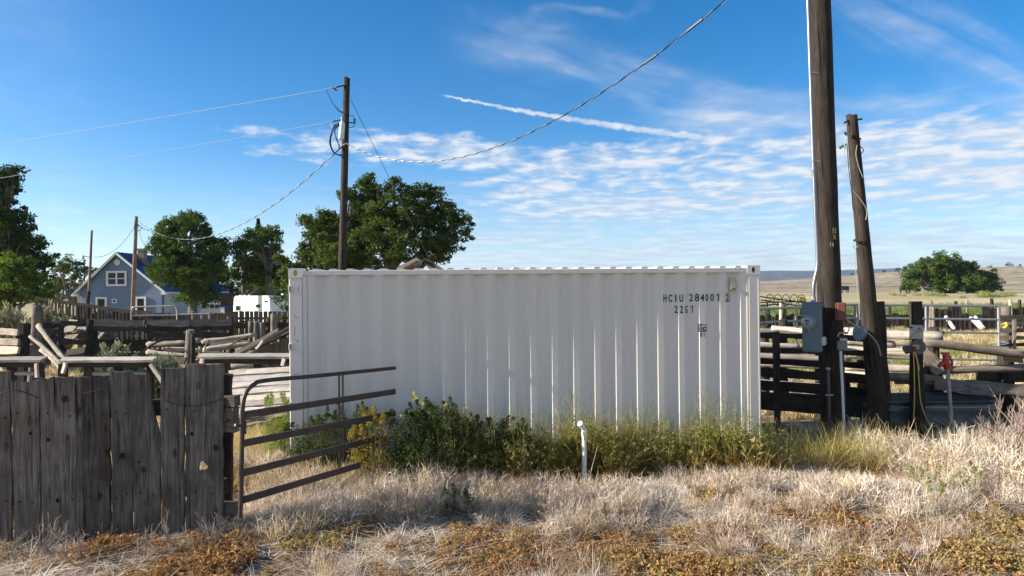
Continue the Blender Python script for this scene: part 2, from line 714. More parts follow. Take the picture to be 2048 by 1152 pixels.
M_plank = wood('plank_wood', (.042, .036, .031), (.285, .25, .213), 15, stain=(.095, .078, .062), crack=.95, lichen=(.19, .135, .08), bstr=.9, knots=True)
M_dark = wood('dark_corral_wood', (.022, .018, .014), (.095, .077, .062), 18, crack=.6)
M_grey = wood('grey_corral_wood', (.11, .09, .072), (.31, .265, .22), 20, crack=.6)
M_pale = wood('pale_log_wood', (.30, .25, .195), (.66, .585, .49), 16, crack=.55)
M_pole = wood('pole_wood', (.014, .011, .009), (.066, .053, .043), 10, stain=(.034, .024, .018), crack=.95, bstr=.9)
M_pole_tan = wood('tan_pole_wood', (.17, .115, .072), (.36, .26, .175), 20, crack=.4)
M_end = plain('log_end', (.10, .085, .07), .95, var=.4, scale=18)
M_rust_gate = plain('brown_gate_paint', (.045, .030, .026), .5, .0, .35, 14, dirt=(.085, .045, .03), bumps=.15)
M_galv = plain('galvanised_steel', (.27, .27, .27), .5, .5, .12, 9)
M_conduit = plain('conduit_steel', (.20, .20, .205), .38, .6, .1, 12)
M_black = plain('black_rubber', (.012, .012, .013), .5, 0, .2)
M_wire = plain('bare_aluminium', (.62, .61, .58), .35, .5, .05)
M_glass = plain('window_glass', (.010, .011, .013), .08, 0, .1, spec=.3)
M_dark_hole = plain('dark_inside', (.01, .01, .01), .9)

# ------------------------------------------------------------------ terrain
def sstep(a, b, x):
    t = min(1, max(0, (x - a) / (b - a)))
    return t * t * (3 - 2 * t)


def ground_z(x, y):
    d = math.hypot(x, y)
    z = 0.045 * mnoise.noise((x * .55, y * .55, 3.1)) + 0.03 * mnoise.noise((x * 1.7, y * 1.7, 9.0))
    z += 0.25 * mnoise.noise((x * .03, y * .03, 1.0)) * sstep(25, 70, d)
    if y > 60:
        r = x / max(y, 1)
        side = .25 + .75 * sstep(-.35, .25, r)
        z += side * (1.2 * sstep(70, 125, y) + 9.5 * sstep(130, 1000, y) + 3.5 * sstep(300, 900, y) * mnoise.noise((x * .004, y * .003, 5.0)))
        z += side * 11 * math.exp(-((x - 330) / 130) ** 2 - ((y - 460) / 120) ** 2)
        z += side * 14 * sstep(1200, 2700, y)
    return z


def make_ground():
    def axis(lim0, lim1, fine0, fine1, step, grow):
        a = [fine0]
        while a[-1] < fine1:
            a.append(a[-1] + step)
        s = step
        while a[-1] < lim1:
            s *= grow
            a.append(a[-1] + s)
        s = step
        b = [fine0]
        while b[-1] > lim0:
            s *= grow
            b.append(b[-1] - s)
        return sorted(set(b + a))
    xs = axis(-6000, 6000, -12, 12, .28, 1.085)
    ys = axis(-400, 6500, 3, 16, .25, 1.07)
    nx, ny = len(xs), len(ys)
    v = np.array([(x, y, ground_z(x, y)) for y in ys for x in xs])
    i = np.arange(nx - 1)
    j = np.arange(ny - 1)
    a = (j[:, None] * nx + i[None, :]).ravel()
    f = np.stack([a, a + 1, a + nx + 1, a + nx], 1)
    return mesh_np('ground', v, f, 4, True)


def ground_material():
    mt, nt, N, L, b = nodemat('dry_earth')
    g = N.new('ShaderNodeNewGeometry')
    sp = N.new('ShaderNodeSeparateXYZ')
    L.new(g.outputs['Position'], sp.inputs[0])

    def mr(x, a, c, lo=0., hi=1.):
        n = N.new('ShaderNodeMapRange')
        n.interpolation_type = 'SMOOTHSTEP'
        L.new(x, n.inputs[0])
        n.inputs[1].default_value, n.inputs[2].default_value = a, c
        n.inputs[3].default_value, n.inputs[4].default_value = lo, hi
        return n.outputs[0]

    def mm(op, a, c):
        n = N.new('ShaderNodeMath')
        n.operation = op
        for i, q in enumerate((a, c)):
            if isinstance(q, (int, float)):
                n.inputs[i].default_value = q
            else:
                L.new(q, n.inputs[i])
        return n.outputs[0]
    P = g.outputs['Position']
    n_small = tnoise(N, L, P, 9.0, 6, .7)
    n_mid = tnoise(N, L, P, .9, 5, .65)
    n_far = tnoise(N, L, P, .05, 6, .6)
    soil = ramp(N, [(.30, (.060, .040, .028)), (.5, (.15, .098, .064)), (.72, (.27, .19, .125))])
    L.new(n_small, soil.inputs[0])
    straw = ramp(N, [(.3, (.20, .145, .085)), (.7, (.46, .37, .24))])
    L.new(n_small, straw.inputs[0])
    near = mixc(N, L, mr(n_mid, .42, .62), soil.outputs[0], straw.outputs[0])
    near = mixc(N, L, mr(sp.outputs[1], 4.9, 4.2), near, straw.outputs[0])
    # dry pasture behind the corrals
    past = ramp(N, [(.3, (.30, .235, .125)), (.55, (.44, .36, .21)), (.75, (.26, .25, .10))])
    L.new(n_mid, past.inputs[0])
    col = mixc(N, L, mr(sp.outputs[1], 12, 22), near, past.outputs[0])
    green = ramp(N, [(.3, (.09, .17, .035)), (.7, (.20, .30, .07))])
    L.new(n_mid, green.inputs[0])
    wob = mm('ADD', sp.outputs[1], mm('MULTIPLY', n_far, 26.0))
    gm = mm('MULTIPLY', mm('MULTIPLY', mr(wob, 52, 56), mr(wob, 96, 84)), mr(sp.outputs[0], 4, 16))
    col = mixc(N, L, gm, col, green.outputs[0])
    drypatch = ramp(N, [(.35, (.42, .34, .20)), (.5, (.36, .30, .16)), (.62, (.50, .42, .27))])
    L.new(n_far, drypatch.inputs[0])
    col = mixc(N, L, mr(wob, 90, 110), col, drypatch.outputs[0])
    mp = N.new('ShaderNodeMapping')
    mp.inputs['Scale'].default_value = (.006, .02, 1)
    L.new(P, mp.inputs[0])
    n_plain = tnoise(N, L, mp.outputs[0], 1.6, 7, .62)
    sage = ramp(N, [(.32, (.19, .155, .115)), (.48, (.31, .25, .175)), (.60, (.40, .32, .215)), (.72, (.50, .405, .28))])
    L.new(n_plain, sage.inputs[0])
    vo = N.new('ShaderNodeTexVoronoi')
    vo.inputs['Scale'].default_value = .16
    L.new(P, vo.inputs['Vector'])
    sp2 = ramp(N, [(.20, (.34, .37, .32)), (.45, (1, 1, 1))])
    L.new(vo.outputs['Distance'], sp2.inputs[0])
    sagec = mixc(N, L, .8, sage.outputs[0], sp2.outputs[0], 'MULTIPLY')
    col = mixc(N, L, mr(sp.outputs[1], 125, 190), col, sagec)
    far = ramp(N, [(.4, (.34, .28, .22)), (.55, (.16, .15, .11)), (.7, (.42, .36, .29))])
    L.new(n_plain, far.inputs[0])
    col = mixc(N, L, mr(sp.outputs[1], 900, 1300), col, far.outputs[0])
    L.new(col, b.inputs['Base Color'])
    b.inputs['Roughness'].default_value = 1.0
    b.inputs['Specular IOR Level'].default_value = .05
    bump(N, L, b, n_small, .9, .05)
    return mt


ground = link('ground', make_ground())
ground.data.materials.append(ground_material())
tag(ground, 'dry weedy earth running out to a sage plain', kind='structure')


def make_mesa():
    xs = np.linspace(-900, 5200, 150)
    prof = [(0, 0), (260, 34), (420, 62), (520, 84), (640, 96), (1500, 99)]
    v, rows = [], len(prof)
    for k, (dy, h) in enumerate(prof):
        for x in xs:
            nn = mnoise.noise((x * .0016, 2.0, 4.0)) + .4 * mnoise.noise((x * .006, k * .4, 8.0))
            v.append((x, 3000 + dy + 190 * mnoise.noise((x * .003, k * .15, 1.0)), 4 + h * 1.0 * (1 + .08 * nn) + (0 if k == 0 else 5 * nn)))
    n = len(xs)
    f = [(k * n + i, k * n + i + 1, (k + 1) * n + i + 1, (k + 1) * n + i) for k in range(rows - 1) for i in range(n - 1)]
    return mesh_np('mesa', np.array(v), f, 4, True)


mt, nt, N, L, b = nodemat('wooded_mesa')
g = N.new('ShaderNodeNewGeometry')
rp = ramp(N, [(.4, (.030, .036, .026)), (.55, (.055, .056, .040)), (.72, (.15, .125, .095))])
L.new(tnoise(N, L, g.outputs['Position'], .012, 6, .6), rp.inputs[0])
L.new(rp.outputs[0], b.inputs['Base Color'])
b.inputs['Roughness'].default_value = 1
b.inputs['Specular IOR Level'].default_value = 0
mesa = link('mesa', make_mesa())
mesa.data.materials.append(mt)
tag(mesa, 'long flat wooded mesa on the horizon', kind='structure')

# ------------------------------------------------------------------ shipping container
def container_paint():
    mt, nt, N, L, b = nodemat('container_paint')
    tc = N.new('ShaderNodeTexCoord')
    O = tc.outputs['Object']
    mp = N.new('ShaderNodeMapping')
    mp.inputs['Scale'].default_value = (2.2, 2.2, .35)
    L.new(O, mp.inputs[0])
    streak = tnoise(N, L, mp.outputs[0], 1.6, 5, .65)
    rp = ramp(N, [(.30, (.655, .605, .545)), (.6, (.69, .64, .575)), (.8, (.705, .655, .59))])
    L.new(streak, rp.inputs[0])
    spk = ramp(N, [(.735, (0, 0, 0)), (.78, (1, 1, 1))])
    L.new(tnoise(N, L, O, 13.0, 5, .75), spk.inputs[0])
    col = mixc(N, L, mixc(N, L, .25, (0, 0, 0), spk.outputs[0]), rp.outputs[0], (.30, .22, .15))
    L.new(col, b.inputs['Base Color'])
    rr = ramp(N, [(.3, (.34, .34, .34)), (.7, (.5, .5, .5))])
    L.new(tnoise(N, L, O, 5.0, 4, .6), rr.inputs[0])
    L.new(rr.outputs[0], b.inputs['Roughness'])
    b.inputs['Specular IOR Level'].default_value = .4
    bump(N, L, b, tnoise(N, L, O, 3.2, 3, .5), .05, .012)
    return mt


def casting_paint():
    mt, nt, N, L, b = nodemat('casting_paint')
    tc = N.new('ShaderNodeTexCoord')
    sc = ramp(N, [(.60, (.78, .73, .64)), (.65, (.20, .12, .08)), (.72, (.07, .045, .035))])
    L.new(tnoise(N, L, tc.outputs['Object'], 21.0, 6, .72), sc.inputs[0])
    L.new(sc.outputs[0], b.inputs['Base Color'])
    b.inputs['Roughness'].default_value = .55
    return mt


M_cont = container_paint()
M_cast = casting_paint()
M_mark = plain('black_marking_paint', (.012, .012, .014), .55, 0, .2)
M_vent = plain('beige_vent_plastic', (.50, .46, .33), .5, 0, .08)
M_vent_dk = plain('tan_vent_lip', (.26, .18, .10), .6)
M_yellow = plain('yellow_plate', (.62, .40, .13), .6)
CL, CH, CW = 6.058, 2.591, 2.438
cont = thing('shipping_container', 'white corrugated steel shipping container standing in the weeds', 'container', (-2.765, 8.43, 0), PSI)

PITCHC, X0 = .278, .235
DEEP = .042
def corr(x, z=1.3):
    """Depth of the side panel behind the post face; the thin sheet is dished in a little."""
    zz = min(1, max(0, (z - .155) / 2.345))
    return corr0(x) + .030 * math.sin(math.pi * x / CL) * math.sin(math.pi * zz) ** .7


def corr0(x):
    if x < X0 or x > CL - .19:
        return .014 + DEEP
    t = (x - X0) % PITCHC
    if t < .072:
        return .014
    if t < .140:
        return .014 + DEEP * (t - .072) / .068
    if t < .210:
        return .014 + DEEP
    return .014 + DEEP - DEEP * (t - .210) / .068


def breaks(a, b_):
    o = [a]
    k = -1
    while True:
        k += 1
        base = X0 + k * PITCHC
        if base > b_:
            break
        for q in (0, .072, .140, .210):
            if a < base + q < b_:
                o.append(base + q)
    return o + [b_]


def side_panel(yfun, name):
    m = MB()
    br = breaks(.16, CL - .12)
    zs = [.155 + 2.345 * k / 10 for k in range(11)]
    for x in br:
        for z in zs:
            m.v.append((x, yfun(x, z), z))
    k = len(zs)
    for i in range(len(br) - 1):
        for j in range(k - 1):
            m.f.append((i * k + j, (i + 1) * k + j, (i + 1) * k + j + 1, i * k + j + 1))
    return m.obj(name, M_cont, cont, local=True)


sp_front = side_panel(lambda x, z: corr(x, z), 'side_panel')
side_panel(lambda x, z: CW - corr(x, z), 'side_panel')
MB().box((CL / 2, .034, 2.531), (CL - .34, .062, .062)).obj('top_rail', M_cont, cont, local=True, bevel=.006)
MB().box((CL / 2, CW - .034, 2.531), (CL - .34, .062, .062)).obj('top_rail', M_cont, cont, local=True, bevel=.006)
for y in (.034, CW - .034):
    MB().box((CL / 2, y, .08), (CL - .34, .062, .155)).obj('bottom_rail', M_cont, cont, local=True, bevel=.005)
# roof with its pressed cross ribs
m = MB()
x, seg = .17, [(.11, 0), (.025, 1), (.05, 1), (.024, 0)]
prof = [(x, 2.556)]
up = False
while x < CL - .30:
    for ln_, hi in ((.104, 0), (.022, 1), (.061, 1), (.022, 0)):
        x += ln_
        prof.append((x, 2.585 if hi else 2.556))
prof.append((CL - .12, 2.556))
for y in (.012, CW - .012):
    for (px_, pz) in prof:
        m.v.append((px_, y, pz))
n = len(prof)
for i in range(n - 1):
    m.f.append((i, i + 1, n + i + 1, n + i))
    if prof[i][1] > 2.56 or prof[i + 1][1] > 2.56:
        for base, y in ((0, .012), (n, CW - .012)):
            b0 = len(m.v)
            m.v += [(prof[i][0], y, 2.553), (prof[i + 1][0], y, 2.553)]
            m.f.append((base + i, base + i + 1, b0 + 1, b0))
m.obj('roof', M_cont, cont, local=True)
MB().box((CL / 2, CW / 2, .15), (CL - .1, CW - .1, .04)).obj('floor_deck', M_dark, cont, local=True)

# corner posts: door end (left) with hinge lugs, closed end (right)
for y, sgn in ((0, 1), (CW, -1)):
    m = MB()
    yy = lambda q: y + sgn * q
    m.box((.088, yy(.085), 1.296), (.164, .160, 2.355))
    m.obj('corner_post', M_cont, cont, local=True, bevel=.012)
    m = MB()
    m.box((.198, yy(.034), 1.296), (.052, .052, 2.40))
    m.obj('post_flange', M_cont, cont, local=True, bevel=.006)
    m = MB()
    m.box((CL - .082, yy(.085), 1.296), (.152, .160, 2.355))
    m.obj('corner_post', M_cont, cont, local=True, bevel=.008)
    m = MB()
    m.box((CL - .172, yy(.030), 1.296), (.022, .044, 2.40))
    m.obj('post_flange', M_cont, cont, local=True, bevel=.003)
for z in (2.335, 1.62, .90):
    h = MB().box((.022, .001, z), (.040, .030, .085)).obj('hinge_lug', M_cont, cont, local=True, bevel=.004)
    MB().box((.024, -.0145, z), (.020, .004, .060)).obj('hinge_pin', M_galv, h, M=wm(cont))


def casting(x0, y0, z0, yellow=False):
    """ISO corner casting: a block with an oval hole in its side face."""
    w, d, h = .178, .162, .118
    m = MB()
    k = 16
    for face_y, sg in ((y0, 1),):
        pass
    cx, cz = x0 + w / 2, z0 + h / 2
    out = [(x0, z0), (x0 + w, z0), (x0 + w, z0 + h), (x0, z0 + h)]
    rim, inn = [], []
    front = y0 if y0 < 1 else y0 + d
    back = front + (.06 if y0 < 1 else -.06)
    b0 = 0
    sq = []
    for i in range(k):
        a = 2 * math.pi * i / k
        c, s = math.cos(a), math.sin(a)
        q = max(abs(c), abs(s))
        m.v.append((cx + c / q * w / 2, front, cz + s / q * h / 2))
    for i in range(k):
        a = 2 * math.pi * i / k
        m.v.append((cx + math.cos(a) * .0255, front, cz + math.sin(a) * .0395))
    for i in range(k):
        a = 2 * math.pi * i / k
        m.v.append((cx + math.cos(a) * .0255, back, cz + math.sin(a) * .0395))
    for i in range(k):
        j = (i + 1) % k
        m.f.append((i, j, k + j, k + i))
        m.f.append((k + i, k + j, 2 * k + j, 2 * k + i))
    bb = len(m.v)
    rear = y0 + d if y0 < 1 else y0
    for i in range(k):
        a = 2 * math.pi * i / k
        c, s = math.cos(a), math.sin(a)
        q = max(abs(c), abs(s))
        m.v.append((cx + c / q * w / 2, rear, cz + s / q * h / 2))
    for i in range(k):
        j = (i + 1) % k
        m.f.append((i, bb + i, bb + j, j))
    m.f.append(tuple(range(bb, bb + k)))
    o = m.obj('corner_casting', M_cast, cont, local=True)
    c = MB()
    yb = back - (.002 if y0 < 1 else -.002)
    if yellow:
        yb = front + .018
    c.v = [(cx + math.cos(2 * math.pi * i / k) * .026, yb, cz + math.sin(2 * math.pi * i / k) * .040) for i in range(k)]
    c.f = [tuple(range(k))]
    c.obj('casting_hole', M_yellow if yellow else M_dark_hole, o, M=wm(cont))
    return o


for x0 in (0, CL - .178):
    for y0 in (0, CW - .162):
        for z0 in (0, CH - .118):
            casting(x0, y0, z0, yellow=(x0 == 0 and y0 == 0 and z0 > 1))
# closed end wall and the doors
m = MB()
br = [i * .0695 for i in range(0, 36)]
for i, y in enumerate(br):
    xx = CL - (.03, .03, .066, .066)[i % 4]
    for z in (.1, 2.5):
        m.v.append((xx, min(y, CW), z))
for i in range(len(br) - 1):
    m.f.append((2 * i, 2 * i + 2, 2 * i + 3, 2 * i + 1))
m.obj('end_wall', M_cont, cont, local=True)
for k in (0, 1):
    y = CW * (.27 + .46 * k)
    dr = MB().box((.045, y, 1.29), (.05, 1.09, 2.30)).obj('door', M_cont, cont, local=True, bevel=.006)
    for q in (-.3, .12):
        MB().tube([(.010, y + q, .2), (.010, y + q, 2.4)], .016, 8).obj('locking_bar', M_galv, dr, M=wm(cont))

# beige vent with its fixing tabs, high on the panel at the closed end
vx = X0 + 19 * PITCHC + .175
vent = MB().box((vx, .030, 2.345), (.078, .040, .135)).obj('vent', M_vent, cont, local=True, bevel=.008)
MB().box((vx, .046, 2.345), (.094, .008, .200)).obj('vent_flange', M_vent, vent, M=wm(cont))
MB().box((vx, .008, 2.288), (.062, .008, .024)).obj('vent_lip', M_vent_dk, vent, M=wm(cont))


def paint_text(txt, x0, z0, height, width, bold=.0, name='lettering', spacing=1.0):
    """Painted characters that follow the pressed panel; x0,z0 = lower left corner, in panel metres."""
    cu = bpy.data.curves.new(name, 'FONT')
    cu.body = txt
    cu.size = 1.0
    cu.offset = bold
    cu.space_character = spacing
    cu.resolution_u = 3
    tmp = bpy.data.objects.new('text_source', cu)
    COL.objects.link(tmp)
    dg = bpy.context.evaluated_depsgraph_get()
    me = bpy.data.meshes.new_from_object(tmp.evaluated_get(dg))
    bpy.data.objects.remove(tmp)
    bm = bmesh.new()
    bm.from_mesh(me)
    xs = [q.co.x for q in bm.verts]
    ys = [q.co.y for q in bm.verts]
    sx, sy = width / (max(xs) - min(xs)), height / (max(ys) - min(ys))
    mx, my = min(xs), min(ys)
    for q in bm.verts:
        q.co = Vector((x0 + (q.co.x - mx) * sx, 0, z0 + (q.co.y - my) * sy))
    drape(bm, x0, x0 + width)
    bm.to_mesh(me)
    bm.free()
    me.materials.clear()
    me.materials.append(M_mark)
    me.name = name
    return link(name, me, sp_front, wm(cont))


def drape(bm, a, b_):
    for xb in breaks(a, b_)[1:-1]:
        bmesh.ops.bisect_plane(bm, geom=list(bm.verts) + list(bm.edges) + list(bm.faces), plane_co=(xb, 0, 0), plane_no=(1, 0, 0))
    for q in bm.verts:
        q.co.y = corr(q.co.x, q.co.z) - .004


def paint_frame(x0, z0, w, h, t, name='lettering', extra=()):
    bm = bmesh.new()
    rects = [(x0, z0, w, t), (x0, z0 + h - t, w, t), (x0, z0 + t, t, h - 2 * t), (x0 + w - t, z0 + t, t, h - 2 * t)] + list(extra)
    for (a, c, ww, hh) in rects:
        q = [bm.verts.new((a, 0, c)), bm.verts.new((a + ww, 0, c)), bm.verts.new((a + ww, 0, c + hh)), bm.verts.new((a, 0, c + hh))]
        bm.faces.new(q)
    drape(bm, x0, x0 + w)
    me = bpy.data.meshes.new(name)
    bm.to_mesh(me)
    bm.free()
    me.materials.append(M_mark)
    return link(name, me, sp_front, wm(cont))


def cpix(px, py):
    """Panel coordinates (length, height) of a photo pixel on the container's front plane."""
    o = Vector((0, 0, CAM_Z))
    d = (W(px, py, 10) - o)
    p0 = Vector((-2.765, 8.43, 0))
    t = (p0 - o).dot(CN) / d.dot(CN)
    q = o + d * t
    return (q - p0).dot(CD), q.z


def paint_one(x0, z0, w, h, name):
    """The figure 1: a plain stem with a short slanting flag."""
    bm = bmesh.new()
    st = h * .125
    for poly in ([(x0 + w - st, z0), (x0 + w, z0), (x0 + w, z0 + h), (x0 + w - st, z0 + h)],
                 [(x0, z0 + h * .76), (x0 + w - st, z0 + h * .84), (x0 + w - st, z0 + h), (x0, z0 + h * .86)]):
        bm.faces.new([bm.verts.new((a, 0, c)) for a, c in poly])
    drape(bm, x0, x0 + w)
    me = bpy.data.meshes.new(name)
    bm.to_mesh(me)
    bm.free()
    me.materials.append(M_mark)
    return link(name, me, sp_front, wm(cont))


def text_px(txt, xa, xb, ytop, ybot, bold, spacing=1.0, name='lettering'):
    if txt == '1':
        (a, zb), (b_, zt) = cpix(xa, ybot), cpix(xb, ytop)
        return paint_one(a, zb, b_ - a, zt - zb, name)
    (a, zb), (b_, zt) = cpix(xa, ybot), cpix(xb, ytop)
    return paint_text(txt, a, zb, zt - zb, b_ - a, bold, name, spacing)


# one string per painted group; letters are narrow and widely spaced
for ch, xa, xb in (('H', 1328, 1335.5), ('C', 1340, 1347.5), ('I', 1352.6, 1354.6), ('U', 1360, 1367.5)):
    text_px(ch, xa, xb, 589.0, 604, .025)
for ch, xa, xb in (('2', 1382, 1389), ('8', 1392.5, 1399.5), ('4', 1402, 1409.5), ('0', 1412.5, 1419.5), ('0', 1424, 1431), ('1', 1434.8, 1439.4)):
    text_px(ch, xa, xb, 587.6, 602.8, .02 if ch != '1' else 0)
text_px('2', 1454, 1460.5, 588, 602.5, .025)
(a, zb), (b_, zt) = cpix(1451, 604), cpix(1463, 586)
paint_frame(a, zb, b_ - a, zt - zb, .005)
for ch, xa, xb in (('2', 1351.5, 1357), ('2', 1361, 1367.5), ('G', 1371.5, 1378.5), ('1', 1383.8, 1388.8)):
    text_px(ch, xa, xb, 611.5, 626.5, .02 if ch != '1' else 0)
(a, zb), (b_, zt) = cpix(1397.6, 664), cpix(1415.4, 648.4)
ww = b_ - a
paint_frame(a, zb, ww, zt - zb, .009, 'emblem', extra=[(a + ww * .36, zb + .009, .007, zt - zb - .018)])
text_px('i', 1399.8, 1402.0, 650.2, 662, .02, name='emblem')
text_px('c', 1406.2, 1413.0, 653.5, 662, .03, name='emblem')
text_px('8', 1401.5, 1406, 666, 674, .02)
text_px('1', 1407.8, 1410.8, 666, 674, 0)
# scuffs on the corner post at the door end
for (px_, py_, ln_, an) in ((597, 577, .06, 1.4), (589.5, 662, .11, 1.55), (592, 634, .07, -.5), (593, 681, .05, -.6), (596, 682, .03, 1.2), (590, 749, .05, .3), (595, 748, .05, .2)):
    a, z = cpix(px_, py_)
    c, s = math.cos(an) * ln_ / 2, math.sin(an) * ln_ / 2
    m = MB()
    nx_, nz_ = -math.sin(an) * .0025, math.cos(an) * .0025
    m.v = [(a - c - nx_, .003, z - s - nz_), (a + c - nx_, .003, z + s - nz_), (a + c + nx_, .003, z + s + nz_), (a - c + nx_, .003, z - s + nz_)]
    m.f = [(0, 1, 2, 3)]
    m.obj('scuff_mark', M_mark, cont, local=True)

# ------------------------------------------------------------------ plank fence in front
def fence_pt(px, py):
    """Point on the front plane of the plank fence."""
    d = 6.20 + (px / 447.0) * .30
    return W(px, py, d)


FR = (W(447, 900, 6.50) - W(0, 900, 6.20)).normalized()
FACE = Vector((FR.y, -FR.x, 0)).normalized()
pf = thing('plank_fence', 'tall rough grey plank fence standing in shade beside the brown gate', 'fence', (X(447, 6.5), 6.5, 0))
tops = [(-70, -14, 742), (-12, 19, 742), (24, 80, 757), (80.5, 164, 752), (166, 219.5, 752), (221.5, 262, 741), (262.5, 322, 742), (322.5, 370, 734), (370.5, 447, 727)]
bots = [(-72, -16), (-14, 27), (31, 83), (86, 169), (168, 222), (225, 266), (268, 322), (324, 371), (371, 446)]
for k, ((xa, xb, yt), (ba, bb)) in enumerate(zip(tops, bots)):
    tl, tr = fence_pt(xa, yt), fence_pt(xb, yt)
    top = (tl + tr) / 2
    bot = fence_pt((ba + bb) / 2, 1000)
    bot = Vector((bot.x, bot.y, -.12))
    wt = (tr - tl).length
    wb = (fence_pt(bb, 1000) - fence_pt(ba, 1000)).length
    hole = None
    notch = None
    off = FACE * (.02 * ((k * 37) % 5) / 5 - .01)
    ln_ = (top - bot).length
    nw = 7
    if k == 8:
        seg = 22
        hp = fence_pt(405.5, 933)
        hx = (hp - bot).dot((top - bot).normalized())
        hy = -((hp - bot).dot(FR))
        i = int(hx / ln_ * seg) - 1
        j = 3
        # local Y = face x length; find its sign from the frame
        Mf, _ = frame(bot, top, FACE)
        hy = (hp - (bot + (top - bot).normalized() * hx)).dot(Mf.to_3x3().col[1])
        j = max(1, min(nw - 3, int((hy + wb / 2) / wb * nw - .5)))
        hole = (i, j, hx, hy, .046)
    else:
        seg = 16
    if k == 6:      # the plank whose upper right corner has rotted away
        Mf, _ = frame(bot, top, FACE)
        sg = 1 if Mf.to_3x3().col[1].dot(FR) > 0 else -1

        def notch(x, y, ln2, w2, sg=sg):
            t = max(0, (x / ln2 - .62) / .38)
            lim = w2 / 2 - w2 * .42 * (1 - (1 - t) ** 1.6) if t > 0 else w2 / 2
            return x, (min(y * sg, lim)) * sg
    face = (FACE + FR * rng.uniform(-.03, .05)).normalized()
    pl = board('plank', bot + off, top + off, wb * .945, .042, M_plank, pf, face, seg=seg, nw=nw, rough=.008, ragged=.035 if k in (2, 3, 4, 6) else .012, w1=wt, hole=hole, notch=notch, seed=100 + k, bow=rng.uniform(-.012, .012))
    for zz in (1.20, .42):
        for q in (-.28, .24):
            t = (zz - bot.z) / (top.z - bot.z)
            c = bot.lerp(top, t + rng.uniform(-.015, .015)) + off + FR * (q + rng.uniform(-.05, .05)) * wb + FACE * .018
            MB().tube([c, c + FACE * .009], .0075, 7).obj('nail_head', M_dark_hole, pl)
for z, xa, xb in ((1.20, -80, 452), (.42, -80, 452)):
    a, b_ = fence_pt(xa, 900), fence_pt(xb, 900)
    a, b_ = a - FACE * .085, b_ - FACE * .085
    board('rail', (a.x, a.y, z), (b_.x, b_.y, z + .02), .15, .07, M_dark, pf, FACE)
# stub ends of rails and the short upright at the gate end
for (xa, xb, ya, yb_) in ((444, 476, 790, 811), (446, 474, 813, 836), (446, 474, 838, 862), (442, 472, 1003, 1034)):
    a, b_ = W(xa, (ya + yb_) / 2, 6.62), W(xb, (ya + yb_) / 2 + 1, 6.60)
    hh = abs(W(xa, ya, 6.6).z - W(xa, yb_, 6.6).z)
    board('rail_end', a, b_, hh, .11, M_grey, pf, FACE, seg=3, rough=.006)
a, b_ = W(453, 1030, 6.68), W(452, 743, 6.68)
board('end_post', (a.x, a.y, -.1), b_, .105, .10, M_dark, pf, FACE, seg=9, nw=2, rough=.012, ragged=.03)
for pts, r_ in (([(-10, 790), (25, 780), (48, 782), (82, 795)], .0035), ([(166, 787), (195, 780), (222, 776)], .0035), ([(333, 799), (355, 807), (400, 810), (447, 796)], .0035)):
    MB().tube(bez([fence_pt(*p) + FACE * .034 for p in pts], 6), r_, 5).obj('wire_strand', M_black, pf)
for (px_, py_, r_) in ((133, 797, .03), (100, 878, .016), (248, 911, .030), (289, 938, .024), (65, 865, .014), (433, 894, .028), (386, 866, .017), (119, 999, .018), (280, 922, .010)):
    p = fence_pt(px_, py_) + FACE * .034
    m = MB()
    q = 10
    up = Vector((0, 0, 1))
    m.v = [tuple(p + FR * math.cos(6.283 * i / q) * r_ * .9 + up * math.sin(6.283 * i / q) * r_ * 1.1) for i in range(q)] + [tuple(p - FACE * .012 + FR * math.cos(6.283 * i / q) * r_ * .5 + up * math.sin(6.283 * i / q) * r_ * .6) for i in range(q)]
    m.f = [(i, (i + 1) % q, q + (i + 1) % q, q + i) for i in range(q)] + [tuple(range(q, 2 * q))]
    m.obj('knot', M_dark_hole if r_ < .02 else M_dark, pf)

# ------------------------------------------------------------------ brown tube gate
gate = thing('tube_gate', 'brown five-bar steel tube gate standing open in front of the container', 'gate', (X(483, 6.42), 6.42, 0))
GA, GB = 6.42, 8.24


def gate_pt(px, py):
    t0 = (483 - 1024) / FPX * GA
    t1 = (790 - 1024) / FPX * GB
    u = (px - 1024) / FPX
    # intersection of the viewing line with the gate's vertical plane
    dx, dy = t1 - t0, GB - GA
    s = (u * GA - t0) / (dx - u * dy)
    return W(px, py, GA + s * dy)


m = MB()
m.tube([gate_pt(480, 1035)] + bez([gate_pt(482, 1000), gate_pt(484, 880), gate_pt(485, 818), gate_pt(492, 786), gate_pt(508, 769), gate_pt(532, 761), gate_pt(640, 751), gate_pt(790, 736)], 6), .0215, 10)
m.obj('outer_tube', M_rust_gate, gate, smooth=True)
for ya, xb, yb_ in ((830, 790, 783), (887, 790, 826), (946, 760, 875), (1000, 720, 930)):
    a, b_ = gate_pt(486, ya), gate_pt(xb, yb_)
    d = (b_ - a).normalized()
    M, ln_ = frame(a, b_, Vector((d.y, -d.x, 0)))
    m = MB()
    m.box((ln_ / 2, 0, 0), (ln_, .066, .034))
    m.obj('gate_bar', M_rust_gate, gate, M=M, bevel=.007)
for px_, off in ((678, .02), (685.5, -.02)):
    a, b_ = gate_pt(px_, 748), gate_pt(px_ + 1, 925)
    m = MB()
    m.tube([a, b_], .012, 4)
    m.obj('gate_brace', M_rust_gate, gate)
m = MB()
m.tube([gate_pt(470, 850), gate_pt(486, 852)], .014, 8)
m.tube([gate_pt(487, 840), gate_pt(487, 868)], .028, 8)
m.obj('hinge', M_rust_gate, gate)

# ------------------------------------------------------------------ corrals behind, left of the container
M_silver = wood('silver_cap_wood', (.34, .30, .26), (.66, .60, .53), 24, crack=.5)


